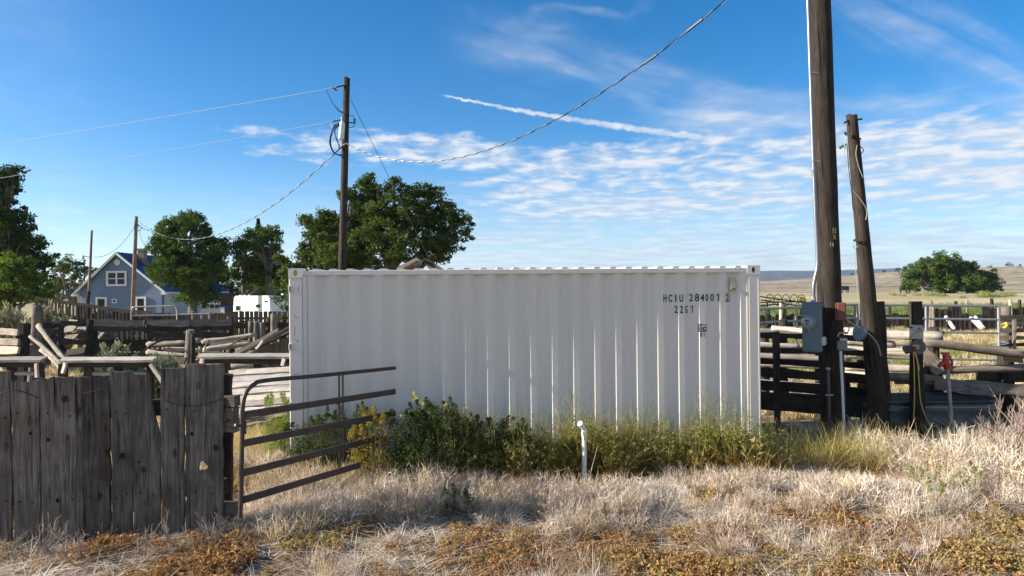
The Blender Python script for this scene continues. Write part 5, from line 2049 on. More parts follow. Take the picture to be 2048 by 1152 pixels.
# low slab fence far behind
lsf = thing('slab_fence', 'low dark fence of upright slabs beyond the stock panels', 'fence', (X(1700, 37), 37, 0))
x = 1500.0
while x < 1834:
    w_ = rng.uniform(6, 12)
    yt = 629 + rng.uniform(-3.5, 2.5) - (x - 1525) / 300 * 2
    t = W(x + w_ / 2, yt, 37)
    board('slab', (t.x, 37, -.15), t, w_ * 37 / FPX * .92, .05, M_dark, lsf, (rng.uniform(-.3, .1), -1, 0), seg=2, rough=.03, ragged=.08)
    x += w_
tsf = thing('slab_fence', 'taller dark fence of upright slabs at the right beyond the gate bars', 'fence', (X(1940, 35), 35, 0))
x = 1834.0
while x < 2110:
    w_ = rng.uniform(7, 14)
    gap = 1918 < x < 1958
    yt = (614 if not gap else 628) + rng.uniform(-3, 3)
    t = W(x + w_ / 2, yt, 35)
    board('slab', (t.x, 35, -.15), t, w_ * 35 / FPX * .93, .05, M_dark, tsf, (rng.uniform(-.3, .1), -1, 0), seg=2, rough=.03, ragged=.08)
    x += w_
for px_, yt, d, mt_, lab in ((1860, 600, 34, M_grey, 'tall crooked grey stake against the slab fence'), (1866, 612, 33.8, M_grey, 'pale forked stake against the slab fence'), (1913, 603, 36, M_dark, 'dark stake rising above the slab fence'), (1935, 599, 36, M_pale, 'thin white stake rising above the slab fence'),
                             (1983, 597, 36, M_dark, 'slim dark stake left of the pale one'), (2021, 598, 34, M_pale, 'pale thick stake at the right end of the slab fence'), (2039, 599, 36, M_dark, 'dark stake at the far right of the slab fence'),
                             (1561, 606, 36, M_pale, 'pale stake near the container corner'), (1570, 612, 36, M_dark, 'dark stake near the container corner'), (1708, 612, 38, M_dark, 'dark stake between the two poles'), (1780, 612, 38, M_dark, 'dark stake right of the leaning pole')):
    b_ = W(px_, 640, d)
    t = W(px_ + rng.uniform(-2, 2), yt, d)
    o = log('stake', (b_.x, d, -.2), t, .10, .075, mt_, None, seg=5, bow=.05)
    tag(o, lab, 'stake', 'stakes along the slab fence')
M_pvc = plain('white_pvc', (.80, .77, .72), .45, 0, .03)
for p, q, lab in (((1892, 634), (1907, 656), 'single white pipe leaning on the slab fence'), ((1942, 636), (1962, 656), 'left one of the two white pipes leaning side by side'), ((1951, 634), (1966, 655), 'right one of the two white pipes leaning side by side')):
    o = MB().tube([W(*p, 34.4), W(*q, 33.2)], .085, 9).obj('white_pipe', M_pvc, None, smooth=True)
    tag(o, lab, 'pipe', 'white pipes leaning on the slab fence')

# hay rake parked in the pasture
rk = thing('hay_rake', 'old wheel hay rake parked beyond the stock panel', 'hay rake', (X(1575, 52), 52, 0))
M_iron = plain('dark_iron', (.03, .028, .026), .6, .3, .3)
M_ryel = plain('faded_yellow_iron', (.42, .30, .05), .6, 0, .2)
for k, px_ in enumerate((1540, 1556, 1572, 1588, 1603)):
    c = W(px_, 600, 52 + k * .4)
    ring = [c + Vector((.42 * math.cos(a), .3 * math.cos(a), .42 * math.sin(a))) for a in [6.283 * i / 16 for i in range(16)]]
    wh = MB().tube(ring, .03, 5, closed=True).obj('rake_wheel', M_iron, rk)
    m = MB()
    for i in range(0, 16, 2):
        m.tube([c, ring[i] + (ring[i] - c) * .25], .012, 4)
    m.obj('tine', M_iron if k < 4 else M_ryel, wh)
for p, q, r_ in (((1520, 593), (1612, 606), .05), ((1515, 605), (1612, 603), .04), ((1522, 600), (1600, 612), .045), ((1522, 611), (1560, 608), .05)):
    MB().tube([W(*p, 52), W(*q, 53)], r_, 6).obj('frame_bar', M_iron, rk)
MB().box(W(1604, 599, 53.4), (.5, .3, .35), Matrix.Rotation(.5, 3, 'Y')).obj('hub_guard', M_ryel, rk)
for px_ in (1535, 1605):
    p = W(px_, 612, 52.3)
    MB().tube([(p.x - .05, 52.3, .4), (p.x + .05, 52.3, .4)], .4, 14).obj('ground_wheel', M_black, rk)
    MB().tube([(p.x, 52.3, .4), W(px_, 604, 52.3)], .04, 5).obj('axle_leg', M_iron, rk)

# cattle grazing far out
def cow(px, py, d, head, label):
    z = W(px, py, d).z
    g = ground_z(X(px, d), d)
    m = MB()
    x0 = X(px, d)
    z0 = g
    s = 1.0
    m.tube([(x0 - .75 * head, d, z0 + 1.05), (x0 - .5 * head, d, z0 + 1.0), (x0, d, z0 + .95), (x0 + .55 * head, d, z0 + 1.02), (x0 + .75 * head, d, z0 + 1.1), (x0 + 1.0 * head, d, z0 + .85), (x0 + 1.15 * head, d, z0 + .45), (x0 + 1.32 * head, d, z0 + .2)], [.22, .36, .42, .38, .26, .17, .15, .09], 8)
    for dx, dy in ((-.6, -.2), (-.52, .2), (.5, -.2), (.58, .2)):
        m.tube([(x0 + dx * head, d + dy, z0 + .8), (x0 + dx * head - .03, d + dy, z0 + .4), (x0 + dx * head, d + dy, z0)], [.13, .075, .055], 6)
    m.tube([(x0 - .78 * head, d, z0 + 1.15), (x0 - .86 * head, d, z0 + .6)], .03, 4)
    o = m.obj('cow', M_black, None, smooth=True)
    tag(o, label, 'cow', 'cattle grazing on the plain')


cow(1808, 590, 132, 1, 'black cow grazing just left of the big lone tree')
cow(1690, 592, 128, -1, 'black cow grazing between the two poles on the plain')

# white bent vent pipe, timber offcut
vp = thing('vent_pipe', 'white plastic vent pipe with a bent top in the weeds', 'pipe', (X(1168, 7.97), 7.97, 0))
b_ = W(1168, 900, 7.97)
MB().tube([(b_.x, 7.97, -.1)] + bez([W(1168.5, 880, 7.97), W(1168.5, 862, 7.97), W(1166, 855, 7.95), W(1160, 848, 7.92)], 5), .029, 12).obj('pipe_tube', M_pvc, vp, smooth=True)
MB().tube([W(1168.5, 874, 7.97), W(1168.2, 862, 7.97)], .034, 12).obj('elbow_socket', M_pvc, vp, smooth=True)
MB().tube([W(1163, 850, 7.93), W(1159.5, 847, 7.91)], .034, 12).obj('elbow_mouth', M_pvc, vp, smooth=True)
oc = board('timber_offcut', W(1765, 888, 8.75), W(1824, 891, 8.72), .10, .12, M_pale, None, (0, -1, .3), seg=4, rough=.004, ragged=.02)
tag(oc, 'short pale squared timber lying in the dry grass', 'timber')

# ------------------------------------------------------------------ trees
def leaf_cloud(centres, radii, per, size, nr, up=.35, flat=.7, tint_by=None, droop=0.0):
    """Leaf-sized diamond faces scattered round clump centres. Returns verts, faces, tint."""
    C = np.repeat(centres, per, axis=0)
    Rr = np.repeat(radii, per)
    n = len(C)
    d = nr.normal(size=(n, 3))
    d /= np.linalg.norm(d, axis=1)[:, None]
    rad = Rr * nr.random(n) ** .45
    P = C + d * rad[:, None] * np.array([1, 1, flat])
    nor = d * .6 + nr.normal(size=(n, 3)) * .7 + np.array([0, 0, up])
    nor /= np.linalg.norm(nor, axis=1)[:, None]
    t = nr.normal(size=(n, 3)) + np.array([0, 0, -droop])
    t -= nor * (t * nor).sum(1)[:, None]
    t /= np.linalg.norm(t, axis=1)[:, None]
    s = np.cross(nor, t)
    L_ = size * nr.uniform(.6, 1.35, n)[:, None]
    v = np.empty((n, 4, 3))
    v[:, 0] = P - t * L_ * .5
    v[:, 1] = P + s * L_ * .30 + nor * L_ * .05
    v[:, 2] = P + t * L_ * .5
    v[:, 3] = P - s * L_ * .30 + nor * L_ * .05
    f = np.arange(n * 4).reshape(n, 4)
    base = nr.random(len(centres)) * .55
    tint = np.repeat(base, per) + nr.random(n) * .45
    return v.reshape(-1, 3), f, tint


def crown_mesh(name, v, f, tint, mat):
    me = mesh_np(name, v, f, 4, False, (mat,))
    at = me.attributes.new('tint', 'FLOAT', 'FACE')
    at.data.foreach_set('value', tint.astype(np.float32))
    return me


M_bark = plain('bark', (.13, .105, .085), .95, 0, .35, 7, bumps=.7, bscale=14)
M_leaf_dark = leafmat('dark_leaves', (.018, .036, .009), (.036, .068, .015), (.072, .120, .024), .28)
M_leaf_mid = leafmat('mid_leaves', (.028, .052, .011), (.066, .112, .022), (.140, .195, .038), .34)
M_leaf_light = leafmat('light_leaves', (.060, .095, .017), (.115, .175, .028), (.19, .25, .045), .38)
M_leaf_sun = leafmat('tree_leaves', (.032, .052, .013), (.074, .108, .025), (.155, .190, .045), .34)
M_needle = leafmat('dark_needles', (.016, .026, .016), (.026, .040, .022), (.04, .055, .03), .1)


def tree(name, label, d, px_base, lobes, mat, trunk_r, seed, leaf=.17, dens=1.0, depth=None, fork=.35, clump=.55, per=34, trunk_mat=None, base_z=None, group='trees around the yard', trunks=None, gaps=.0):
    """lobes: (px, py, rx_px, ry_px[, depth offset in m]) sketch the crown's masses; every lobe is a real ellipsoid of twigs and leaves."""
    nr = np.random.default_rng(seed)
    rr = random.Random(seed)
    bx = X(px_base, d)
    bz = ground_z(bx, d) if base_z is None else base_z
    th = thing(name, label, 'tree', (bx, d, bz), group=group)
    s = d / FPX
    cent, rads = [], []
    limbs = MB()
    base = Vector((bx, d, bz - .2))
    allc = []
    for lb in lobes:
        px_, py_, rx, ry = lb[:4]
        off = lb[4] if len(lb) > 4 else rr.uniform(-.5, .5) * rx * s
        c = W(px_, py_, d)
        c = Vector((c.x, d + off, c.z))
        ax, az = rx * s, ry * s
        ay = (ax + az) * .5
        nC = max(6, int(dens * 10.5 * (ax * az + ax * ay + ay * az) / (clump * clump)  * .38))
        q = nr.normal(size=(nC, 3))
        q /= np.linalg.norm(q, axis=1)[:, None]
        u = nr.random(nC) ** .38
        p = np.array(c) + q * u[:, None] * np.array([ax, ay, az]) * .92
        # thin out where a slow noise is low: leaves gaps and separate tufts
        keep = np.array([mnoise.noise((a[0] * .8 / clump * .5, a[1] * .8 / clump * .5, a[2] * .8 / clump * .5 + seed)) > -.28 + gaps for a in p])
        p = p[keep]
        cent.append(p)
        rads.append(clump * nr.uniform(.55, 1.15, len(p)) * .62)
        allc.append((c, p, (ax, ay, az)))
    C = np.concatenate(cent)
    RR = np.concatenate(rads)
    lowest = min(c.z - a[2] for c, p, a in allc)
    centre = sum((Vector(c) for c, p, a in allc), Vector()) / len(allc)
    fk_z = bz + max(.8, (lowest - bz) * .8 + fork)
    stems = trunks or [(0, 0)]
    forks = []
    for (ox, oy) in stems:
        b0 = base + Vector((ox * .25, oy * .25, 0))
        fkp = Vector((bx + (centre.x - bx) * .25 + ox, d + oy, fk_z))
        mid = (b0 + fkp) / 2 + Vector((rr.uniform(-.1, .1), 0, 0))
        k = 1 if len(stems) == 1 else .7
        limbs.tube(bez([b0, mid, fkp], 5), [trunk_r * k * (1.25 - .45 * i / 10) for i in range(11)], 10)
        forks.append(fkp)
    for c, p, a in allc:
        fkp = min(forks, key=lambda q: (q - c).length)
        mid = fkp.lerp(c, .5) + Vector((rr.uniform(-.2, .2), rr.uniform(-.2, .2), .15 * (c - fkp).length * .5))
        path = bez([fkp, mid, c], 5)
        r0 = trunk_r * .5
        limbs.tube(path, [r0 * (1 - .7 * i / 10) for i in range(11)], 7)
        for i in range(min(len(p), max(5, int(len(p) * .16)))):
            e = Vector(p[rr.randrange(len(p))])
            st = path[rr.randrange(4, 11)]
            mm_ = st.lerp(e, .5) + Vector((rr.uniform(-.15, .15), rr.uniform(-.15, .15), rr.uniform(0, .25)))
            limbs.tube([st, mm_, e], [r0 * .32, r0 * .2, r0 * .06], 5)
    limbs.obj('trunk', trunk_mat or M_bark, th, smooth=True)
    # a few stray sprigs outside the masses roughen the outline
    k_ = nr.integers(0, len(C), len(C) // 7)
    C = np.concatenate([C, C[k_] + nr.normal(size=(len(k_), 3)) * clump * np.array([.45, .45, .4])])
    RR = np.concatenate([RR, np.full(len(k_), clump * .32)])
    v, f, tint = leaf_cloud(C, RR, int(per * 1.5), leaf * .74, nr)
    v = v - np.array([bx, d, bz])
    link('crown', crown_mesh('crown', v, f, tint, mat), th, wm(th))
    return th


tree('lone_tree', 'broad dark lone tree out on the plain', 118, 1900, [(1885, 528, 48, 26), (1840, 555, 38, 24), (1865, 545, 46, 28), (1925, 548, 42, 26), (1958, 560, 36, 22), (1905, 566, 48, 20, -2), (1850, 570, 40, 16, -1), (1935, 572, 40, 14, -1), (1978, 572, 24, 12), (1968, 548, 24, 18), (1825, 570, 22, 13), (1880, 515, 26, 14), (1945, 538, 24, 16), (1850, 530, 22, 14)],
     M_leaf_mid, .75, 11, leaf=.38, clump=1.25, per=46, dens=1.5, trunks=[(-2.2, 0), (1.2, .6)], group='trees on the plain', fork=1.0)
tree('cottonwood', 'large spreading tree behind the container', 35, 760, [(800, 430, 70, 55), (720, 440, 60, 50), (650, 470, 42, 45), (745, 385, 34, 36), (690, 400, 32, 26), (860, 420, 58, 48), (900, 455, 46, 44), (835, 385, 34, 28), (780, 490, 70, 50, -1.5), (700, 510, 66, 40, -1.2), (640, 515, 36, 30), (870, 490, 50, 40), (905, 515, 22, 18), (925, 460, 26, 30), (660, 430, 24, 18), (790, 365, 24, 18), (740, 365, 20, 14), (635, 455, 32, 30), (670, 480, 48, 44), (622, 500, 24, 26), (692, 440, 40, 36), (720, 480, 50, 44), (610, 440, 12, 12), (668, 420, 34, 30), (705, 415, 34, 34), (650, 520, 44, 34), (720, 525, 50, 30)],
     M_leaf_sun, .34, 21, leaf=.18, clump=.60, per=40, dens=1.5, trunks=[(-1.4, 0), (.6, .3)])
tree('shade_tree', 'round dense tree beside the blue house', 48, 385, [(380, 480, 56, 50), (345, 500, 40, 46), (420, 500, 40, 48), (380, 450, 34, 26), (345, 465, 30, 24), (410, 460, 28, 24), (380, 540, 72, 42), (335, 545, 34, 34), (430, 545, 36, 40), (390, 590, 50, 26), (372, 432, 16, 12), (442, 500, 18, 24)],
     M_leaf_mid, .35, 31, leaf=.23, clump=.72, per=34, dens=1.7)
tree('ash_tree', 'tree with a forked trunk behind the trailer', 50, 512, [(525, 485, 46, 32), (495, 500, 32, 28), (555, 500, 26, 34), (525, 535, 52, 34), (490, 545, 32, 32), (560, 545, 24, 36), (545, 465, 22, 16), (505, 575, 38, 22, 2), (470, 580, 24, 22, 3)],
     M_leaf_mid, .40, 41, leaf=.23, clump=.72, per=34, dens=1.7, trunks=[(-.9, 0), (.9, 0)])
# a conifer top showing above it
cf_ = thing('spruce', 'dark spruce tip above the forked tree', 'tree', (X(518, 62), 62, 0), group='trees around the yard')
MB().tube([(X(518, 62), 62, -.2), W(518, 436, 62)], [.2, .02], 8).obj('trunk', M_bark, cf_)
nr = np.random.default_rng(5)
tz = W(518, 437, 62).z
hts = np.linspace(1.2, tz - .1, 80)
pc, prd = [], []
for h in hts:
    rad = .02 + (tz - h) * .20
    for k in range(8):
        a = nr.random() * 6.283
        q = rad * nr.uniform(.4, 1)
        pc.append((X(518, 62) + q * math.cos(a), 62 + q * math.sin(a), h - .15 * q))
        prd.append(.06 + .05 * (tz - h))
v, f, tint = leaf_cloud(np.array(pc), np.array(prd), 14, .26, nr, flat=.5)
link('crown', crown_mesh('crown', v - np.array([X(518, 62), 62, 0]), f, tint, M_needle), cf_, wm(cf_))
tree('elm_tree', 'big dark tree at the left edge', 36, 5, [(10, 400, 58, 50), (-40, 420, 60, 80), (40, 445, 46, 42), (15, 500, 70, 50), (65, 490, 32, 26), (20, 350, 36, 22), (-30, 350, 50, 40), (80, 520, 24, 16), (40, 540, 50, 36), (-40, 520, 60, 60), (-20, 590, 70, 40), (52, 415, 24, 22)],
     M_leaf_dark, .45, 51, leaf=.20, clump=.62, per=38, dens=1.2)
tree('lilac_bush', 'bright yellow-green bushy tree at the left edge below the dark tree', 31, 30, [(30, 545, 52, 38), (-20, 560, 50, 50), (60, 570, 38, 32), (20, 590, 66, 34), (85, 595, 20, 22), (25, 520, 24, 20)],
     M_leaf_light, .16, 61, leaf=.20, clump=.5, per=30, dens=1.0)
tree('orchard_tree', 'open crowned tree left of the house with bare lower limbs', 63, 128, [(130, 530, 36, 22), (105, 545, 30, 24), (155, 545, 24, 18), (120, 570, 26, 18), (150, 525, 22, 12), (95, 570, 20, 24), (180, 540, 18, 12)],
     M_leaf_sun, .22, 71, leaf=.28, clump=.75, per=26, dens=.75, trunks=[(-.5, 0), (.5, 0)], fork=-.3)
tree('understory_tree', 'pale green tree glimpsed behind the open crowned one', 72, 150, [(140, 575, 40, 22), (110, 585, 30, 20), (170, 580, 20, 16)], M_leaf_light, .15, 72, leaf=.3, clump=.7, per=24, dens=.6)
tree('willow_shrub', 'sunlit shrubby tree at the container corner', 24, 590, [(590, 535, 34, 28), (565, 560, 22, 30), (610, 520, 26, 16), (575, 600, 24, 34), (560, 520, 12, 10), (600, 575, 30, 40), (640, 525, 20, 14)],
     M_leaf_sun, .12, 81, leaf=.15, clump=.42, per=26, dens=.8)
tree('background_tree', 'dim tree filling the gap behind the camper', 78, 440, [(440, 560, 60, 40), (480, 590, 60, 30), (400, 590, 50, 30), (560, 590, 50, 40)], M_leaf_dark, .3, 91, leaf=.36, clump=.9, per=26, dens=.9)


# ------------------------------------------------------------------ shrubs
def blades(n, base_r, h0, h1, lean, width, nr, segs=3, curl=.35, spread=1.0):
    """Ribbon blades rising from a small base; returns verts (n*(segs+1)*2) and quads."""
    a = nr.random(n) * 2 * np.pi
    r_ = base_r * np.sqrt(nr.random(n))
    P0 = np.stack([r_ * np.cos(a), r_ * np.sin(a), np.zeros(n)], 1)
    a2 = a + nr.normal(size=n) * .9
    D = np.stack([np.cos(a2), np.sin(a2), np.zeros(n)], 1)
    H = nr.uniform(h0, h1, n)
    ln_ = np.abs(nr.normal(size=n)) * lean + lean * .25
    sd = np.stack([-np.sin(a2), np.cos(a2), np.zeros(n)], 1)
    tw_ = nr.random(n) * np.pi
    wv = sd * np.cos(tw_)[:, None] + D * np.sin(tw_)[:, None]
    V = np.empty((n, segs + 1, 2, 3))
    for i in range(segs + 1):
        t = i / segs
        c = P0 + D * (H * ln_ * (t * .55 + curl * t * t * 1.2))[:, None]
        c[:, 2] += H * t * (1 - .28 * np.minimum(ln_, 1.2) * t)
        wd = width * (1 - .82 * t)
        V[:, i, 0] = c - wv * wd / 2
        V[:, i, 1] = c + wv * wd / 2
    V = V.reshape(-1, 3)
    st = (segs + 1) * 2
    q = []
    for i in range(segs):
        o = np.arange(n) * st + i * 2
        q.append(np.stack([o, o + 1, o + 3, o + 2], 1))
    return V, np.concatenate(q), np.tile(nr.random(n), segs)


M_sage = leafmat('sage_leaves', (.16, .19, .11), (.25, .285, .17), (.36, .385, .25), .25)
M_sage_y = leafmat('dry_sage_leaves', (.26, .24, .13), (.36, .34, .19), (.44, .42, .26), .25)
M_twig = plain('grey_twigs', (.27, .22, .18), .9, 0, .25, 20)


def brush(name, label, px, d, py_top, rad, mat, seed, n=420, group='sagebrush clumps', cat='shrub'):
    nr = np.random.default_rng(seed)
    x = X(px, d)
    z = ground_z(x, d)
    h = max(.35, W(px, py_top, d).z - z)
    th = thing(name, label, cat, (x, d, z), group=group)
    # stems fan out; leaf slivers crowd the upper half of each stem
    m = MB()
    V, Q, T = [], [], []
    k = 0
    for i in range(int(n / 6)):
        a = nr.random() * 6.283
        lean = nr.random() ** .7
        tip = np.array([math.cos(a) * rad * lean, math.sin(a) * rad * lean, h * (1 - .45 * lean * lean) * nr.uniform(.75, 1.05)])
        m.tube([(tip[0] * .08, tip[1] * .08, 0), tuple(tip * .5 * np.array([.8, .8, 1])), tuple(tip * .95)], [.012, .008, .003], 4)
        for j in range(46):
            t = nr.uniform(.42, 1.03)
            p = tip * t * np.array([.85 + .15 * t, .85 + .15 * t, 1])
            dirv = np.array([math.cos(a) * lean, math.sin(a) * lean, 1.3]) + nr.normal(size=3) * .55
            dirv /= np.linalg.norm(dirv)
            sd = np.cross(dirv, nr.normal(size=3))
            sd /= np.linalg.norm(sd)
            l_ = h * nr.uniform(.05, .11)
            w_ = l_ * .13
            V += [p - sd * w_, p + sd * w_, p + dirv * l_ + sd * w_ * .4, p + dirv * l_ - sd * w_ * .4]
            Q.append((k, k + 1, k + 2, k + 3))
            T.append(nr.random())
            k += 4
    m.obj('stem', M_twig, th, local=True)
    link('foliage', crown_mesh('foliage', np.array(V), np.array(Q), np.array(T), mat), th, wm(th))
    return th


brush('sagebrush', 'round grey-green sagebrush behind the middle manger', 228, 14.2, 690, .55, M_sage, 1, 520)
brush('sagebrush', 'narrow grey-green sagebrush between the planks and the pole pile', 312, 13.4, 713, .26, M_sage, 2, 300)
brush('sagebrush', 'small grey-green sagebrush right of the narrow one', 340, 13.4, 716, .22, M_sage, 3, 260)
brush('sagebrush', 'large pale sagebrush at the left edge', 15, 20.5, 616, .75, M_sage_y, 4, 520)
brush('sagebrush', 'tiny pale sagebrush at the foot of the slim grey stake', 52, 20.0, 640, .3, M_sage_y, 5, 220)
brush('sagebrush', 'tall yellowish sagebrush beside the tall grey post', 92, 21.0, 612, .45, M_sage_y, 6, 320)
brush('sagebrush', 'low spreading yellowish sagebrush beside the dark stake', 118, 21.0, 627, .5, M_sage_y, 7, 320)


M_kochia = leafmat('weed_green', (.026, .046, .013), (.062, .090, .024), (.145, .165, .048), .25)
M_kochia_y = leafmat('weed_yellow', (.20, .13, .02), (.32, .23, .035), (.38, .33, .06), .35)
M_feather = leafmat('feathery_green', (.14, .19, .035), (.22, .28, .055), (.33, .38, .09), .4)
M_mustard = leafmat('mustard_flower', (.55, .50, .02), (.65, .58, .03), (.75, .68, .06), .3)


def slim(v, k):
    v = v.reshape(-1, 4, 3)
    c = (v[:, 0] + v[:, 2]) * .5
    h = (v[:, 1] - v[:, 3]) * .5 * k
    v[:, 1] = c + h
    v[:, 3] = c - h
    return v.reshape(-1, 3)


def bush(name, label, masses, mat, seed, leaf=.030, clump=.10, per=34, dens=1.5, group=None, flowers=None, stems=26):
    """masses: world ellipsoids (x, y, z, rx, ry, rz)."""
    nr = np.random.default_rng(seed)
    x0 = float(np.mean([q[0] for q in masses]))
    y0 = float(np.mean([q[1] for q in masses]))
    z0 = ground_z(x0, y0)
    th = thing(name, label, 'bush', (x0, y0, z0), group=group)
    C, RR = [], []
    m = MB()
    for (x, y, z, rx, ry, rz) in masses:
        n = max(10, int(dens * 2.2 * (rx * ry + rx * rz + ry * rz) / clump ** 2))
        q = nr.normal(size=(n, 3))
        q /= np.linalg.norm(q, axis=1)[:, None]
        u = nr.random(n) ** .4
        p = np.array([x, y, z]) + q * u[:, None] * np.array([rx, ry, rz])
        p = np.concatenate([p, p * np.array([1, 1, .55])])
        p = p[p[:, 2] > .02]
        C.append(p)
        RR.append(clump * nr.uniform(.5, 1.1, len(p)))
        # upright sprigs breaking the outline
        for k in range(int(stems * rx)):
            a = nr.random() * 6.283
            t = nr.uniform(.55, 1.0)
            e = np.array([x + rx * .95 * math.cos(a) * t, y + ry * .95 * math.sin(a) * t, z + rz * (1 - t * t * .55)])
            tip = e + np.array([nr.normal() * .05, nr.normal() * .05, nr.uniform(.06, .17)])
            C.append(np.array([e * (1 - s_) + tip * s_ for s_ in (.15, .4, .65, .85, 1.0)]))
            RR.append(np.array([.05, .045, .036, .028, .018]))
            m.tube([(x + (e[0] - x) * .3, y + (e[1] - y) * .3, 0), tuple(e), tuple(tip)], [.006, .004, .002], 4)
    C = np.concatenate(C)
    RR = np.concatenate(RR)
    m.obj('stem', M_twig, th)
    v, f, tint = leaf_cloud(C, RR, per, leaf, nr, up=.2, flat=1.0)
    v = slim(v, .5)
    link('foliage', crown_mesh('foliage', v - np.array([x0, y0, z0]), f, tint, mat), th, wm(th))
    if flowers:
        fc = np.array([tuple(W(px_, py_, d_)) for (px_, py_, d_) in flowers])
        v, f, tint = leaf_cloud(fc, np.full(len(fc), .022), 14, .024, nr)
        link('flower', crown_mesh('flower', v - np.array([x0, y0, z0]), f, tint, M_mustard), th, wm(th))
    return th


def mass(px, py, d, rx, ry):
    c = W(px, py, d)
    s = d / FPX
    return (c.x, d, c.z, rx * s, .75 * rx * s, ry * s)


bush('weed_bush', 'big dark green weed bush with yellow blooms against the container', [mass(870, 882, 8.0, 76, 64), mass(850, 915, 7.8, 60, 34), mass(820, 870, 8.0, 44, 46), mass(925, 885, 8.1, 48, 48), mass(870, 850, 8.12, 48, 40)], M_kochia, 201, dens=2.6, flowers=[(828, 785, 8.1), (833, 797, 8.1), (840, 806, 8.1), (848, 808, 8.1), (857, 809, 8.1), (802, 832, 8.05), (889, 812, 8.1), (830, 790, 8.1), (838, 812, 8.1), (826, 800, 8.1), (892, 808, 8.1)])
bush('weed_bush', 'dark green weed bush between the big one and the vent pipe', [mass(985, 890, 8.1, 50, 48), mass(1030, 895, 8.05, 40, 42), mass(1060, 905, 8.0, 34, 32)], M_kochia, 202, dens=2.2)
bush('weed_bush', 'low grey-green weed bush behind the gate bars', [mass(700, 862, 8.25, 40, 40), mass(650, 880, 8.2, 42, 44), mass(745, 880, 8.15, 44, 40), mass(600, 890, 8.3, 40, 40)], M_kochia, 203, dens=1.8)
bush('yellow_weed', 'yellowing weed bush under the gate bars', [mass(755, 872, 7.9, 34, 40), mass(720, 890, 7.85, 26, 30)], M_kochia_y, 204, dens=.7)
bush('feathery_bush', 'feathery bright green bush at the container corner', [mass(560, 850, 8.9, 34, 56), mass(545, 890, 8.8, 30, 40), mass(585, 830, 9.0, 26, 40)], M_feather, 205, leaf=.026, dens=1.1, stems=60)
for k, (px_, py_, d_, r_, lab) in enumerate(((905, 1010, 6.9, 18, 'small green herb in the dry grass below the big weed bush'), (945, 1030, 6.8, 20, 'small dark green herb beside the fence shadow'), (1850, 945, 7.4, 24, 'green herb in the straw at the right'), (1880, 975, 7.0, 20, 'second green herb in the straw at the right'), (1925, 940, 7.4, 18, 'small green herb near the right edge'))):
    c = W(px_, py_, d_)
    bush('green_herb', lab, [(c.x, d_, .10, r_ * d_ / FPX, r_ * d_ / FPX, .14)], M_kochia if k < 2 else M_feather, 210 + k, leaf=.03, clump=.07, per=14, dens=.6, group='green herbs in the straw', stems=40)


# bare dead weeds
def dead_weed(name, label, base, h, spread, seed, n=9, mat=None, group=None, r0=.006):
    rr = random.Random(seed)
    m = MB()

    def grow(p, d, l_, r_, lv):
        e = p + d * l_
        mid = p + d * l_ * .5 + Vector((rr.uniform(-.06, .06), rr.uniform(-.06, .06), 0)) * l_
        m.tube([p, mid, e], [r_, r_ * .8, r_ * .55], 4)
        if lv <= 0:
            return
        for k in range(rr.randint(2, 4)):
            t = rr.uniform(.35, 1.0)
            q = p.lerp(e, t)
            nd = (d + Vector((rr.uniform(-1, 1), rr.uniform(-1, 1), rr.uniform(-.15, .7))) * .62).normalized()
            grow(q, nd, l_ * rr.uniform(.38, .62), r_ * .6, lv - 1)
    base = Vector(base)
    for i in range(n):
        a = rr.uniform(0, 6.283)
        d = Vector((math.cos(a) * spread, math.sin(a) * spread, 1)).normalized()
        d = (d + Vector((rr.uniform(-.3, .3), rr.uniform(-.3, .3), 0))).normalized()
        grow(base + Vector((rr.uniform(-.06, .06), rr.uniform(-.06, .06), -.03)), d, h * rr.uniform(.4, .65), r0, 2)
    o = m.obj(name, mat or M_twig, None)
    tag(o, label, 'weed', group)
    return o


M_pink = plain('pinkish_dead_stems', (.30, .215, .18), .9, 0, .3, 14)
dead_weed('dead_weed', 'tall bare dead weed at the right edge', W(2020, 915, 8.3), 1.05, .45, 1, 13, M_pink, 'bare dead weeds', .007)
dead_weed('dead_weed', 'bare dead weed at the far right corner of the trough', W(2056, 905, 8.5), .95, .4, 2, 10, M_pink, 'bare dead weeds', .007)
for k, (px_, d_, h_, lab) in enumerate(((70, 5.95, .46, 'bare dead weed before the second plank'), (115, 5.9, .36, 'bare dead weed before the widest plank'), (20, 5.9, .32, 'bare dead weed at the left edge before the fence'), (285, 5.95, .42, 'bare dead weed before the notched plank'), (340, 6.0, .42, 'bare dead weed before the last two planks'), (425, 6.15, .42, 'bare dead weed at the fence end'), (165, 5.8, .38, 'bare dead weed with long pale stalks before the fence'), (395, 6.0, .3, 'low bare dead weed under the knot hole'))):
    b_ = W(px_, 1080, d_)
    dead_weed('dead_weed', lab, (b_.x, d_, ground_z(b_.x, d_)), h_, .55, 20 + k, 6, M_twig if k != 6 else M_pink, 'bare dead weeds', .0055)
for k, (px_, d_, h_, lab) in enumerate(((722, 8.25, .72, 'bare grey weed stalk before the container near the gate'), (765, 8.2, .75, 'thin grey weed stalk left of the big weed bush'), (940, 7.35, .4, 'bare pinkish weed in front of the dark bushes'), (1040, 7.4, .3, 'low bare weed left of the vent pipe'), (830, 6.6, .35, 'bare weed in the dry grass below the bushes'), (1690, 7.6, .35, 'bare weed in the straw before the poles'), (1985, 7.4, .5, 'tangled bare weed in the straw at the right edge'))):
    b_ = W(px_, 950, d_)
    dead_weed('dead_weed', lab, (b_.x, d_, ground_z(b_.x, d_)), h_, .4, 40 + k, 5, M_twig if k < 2 else M_pink, 'bare dead weeds', .005)

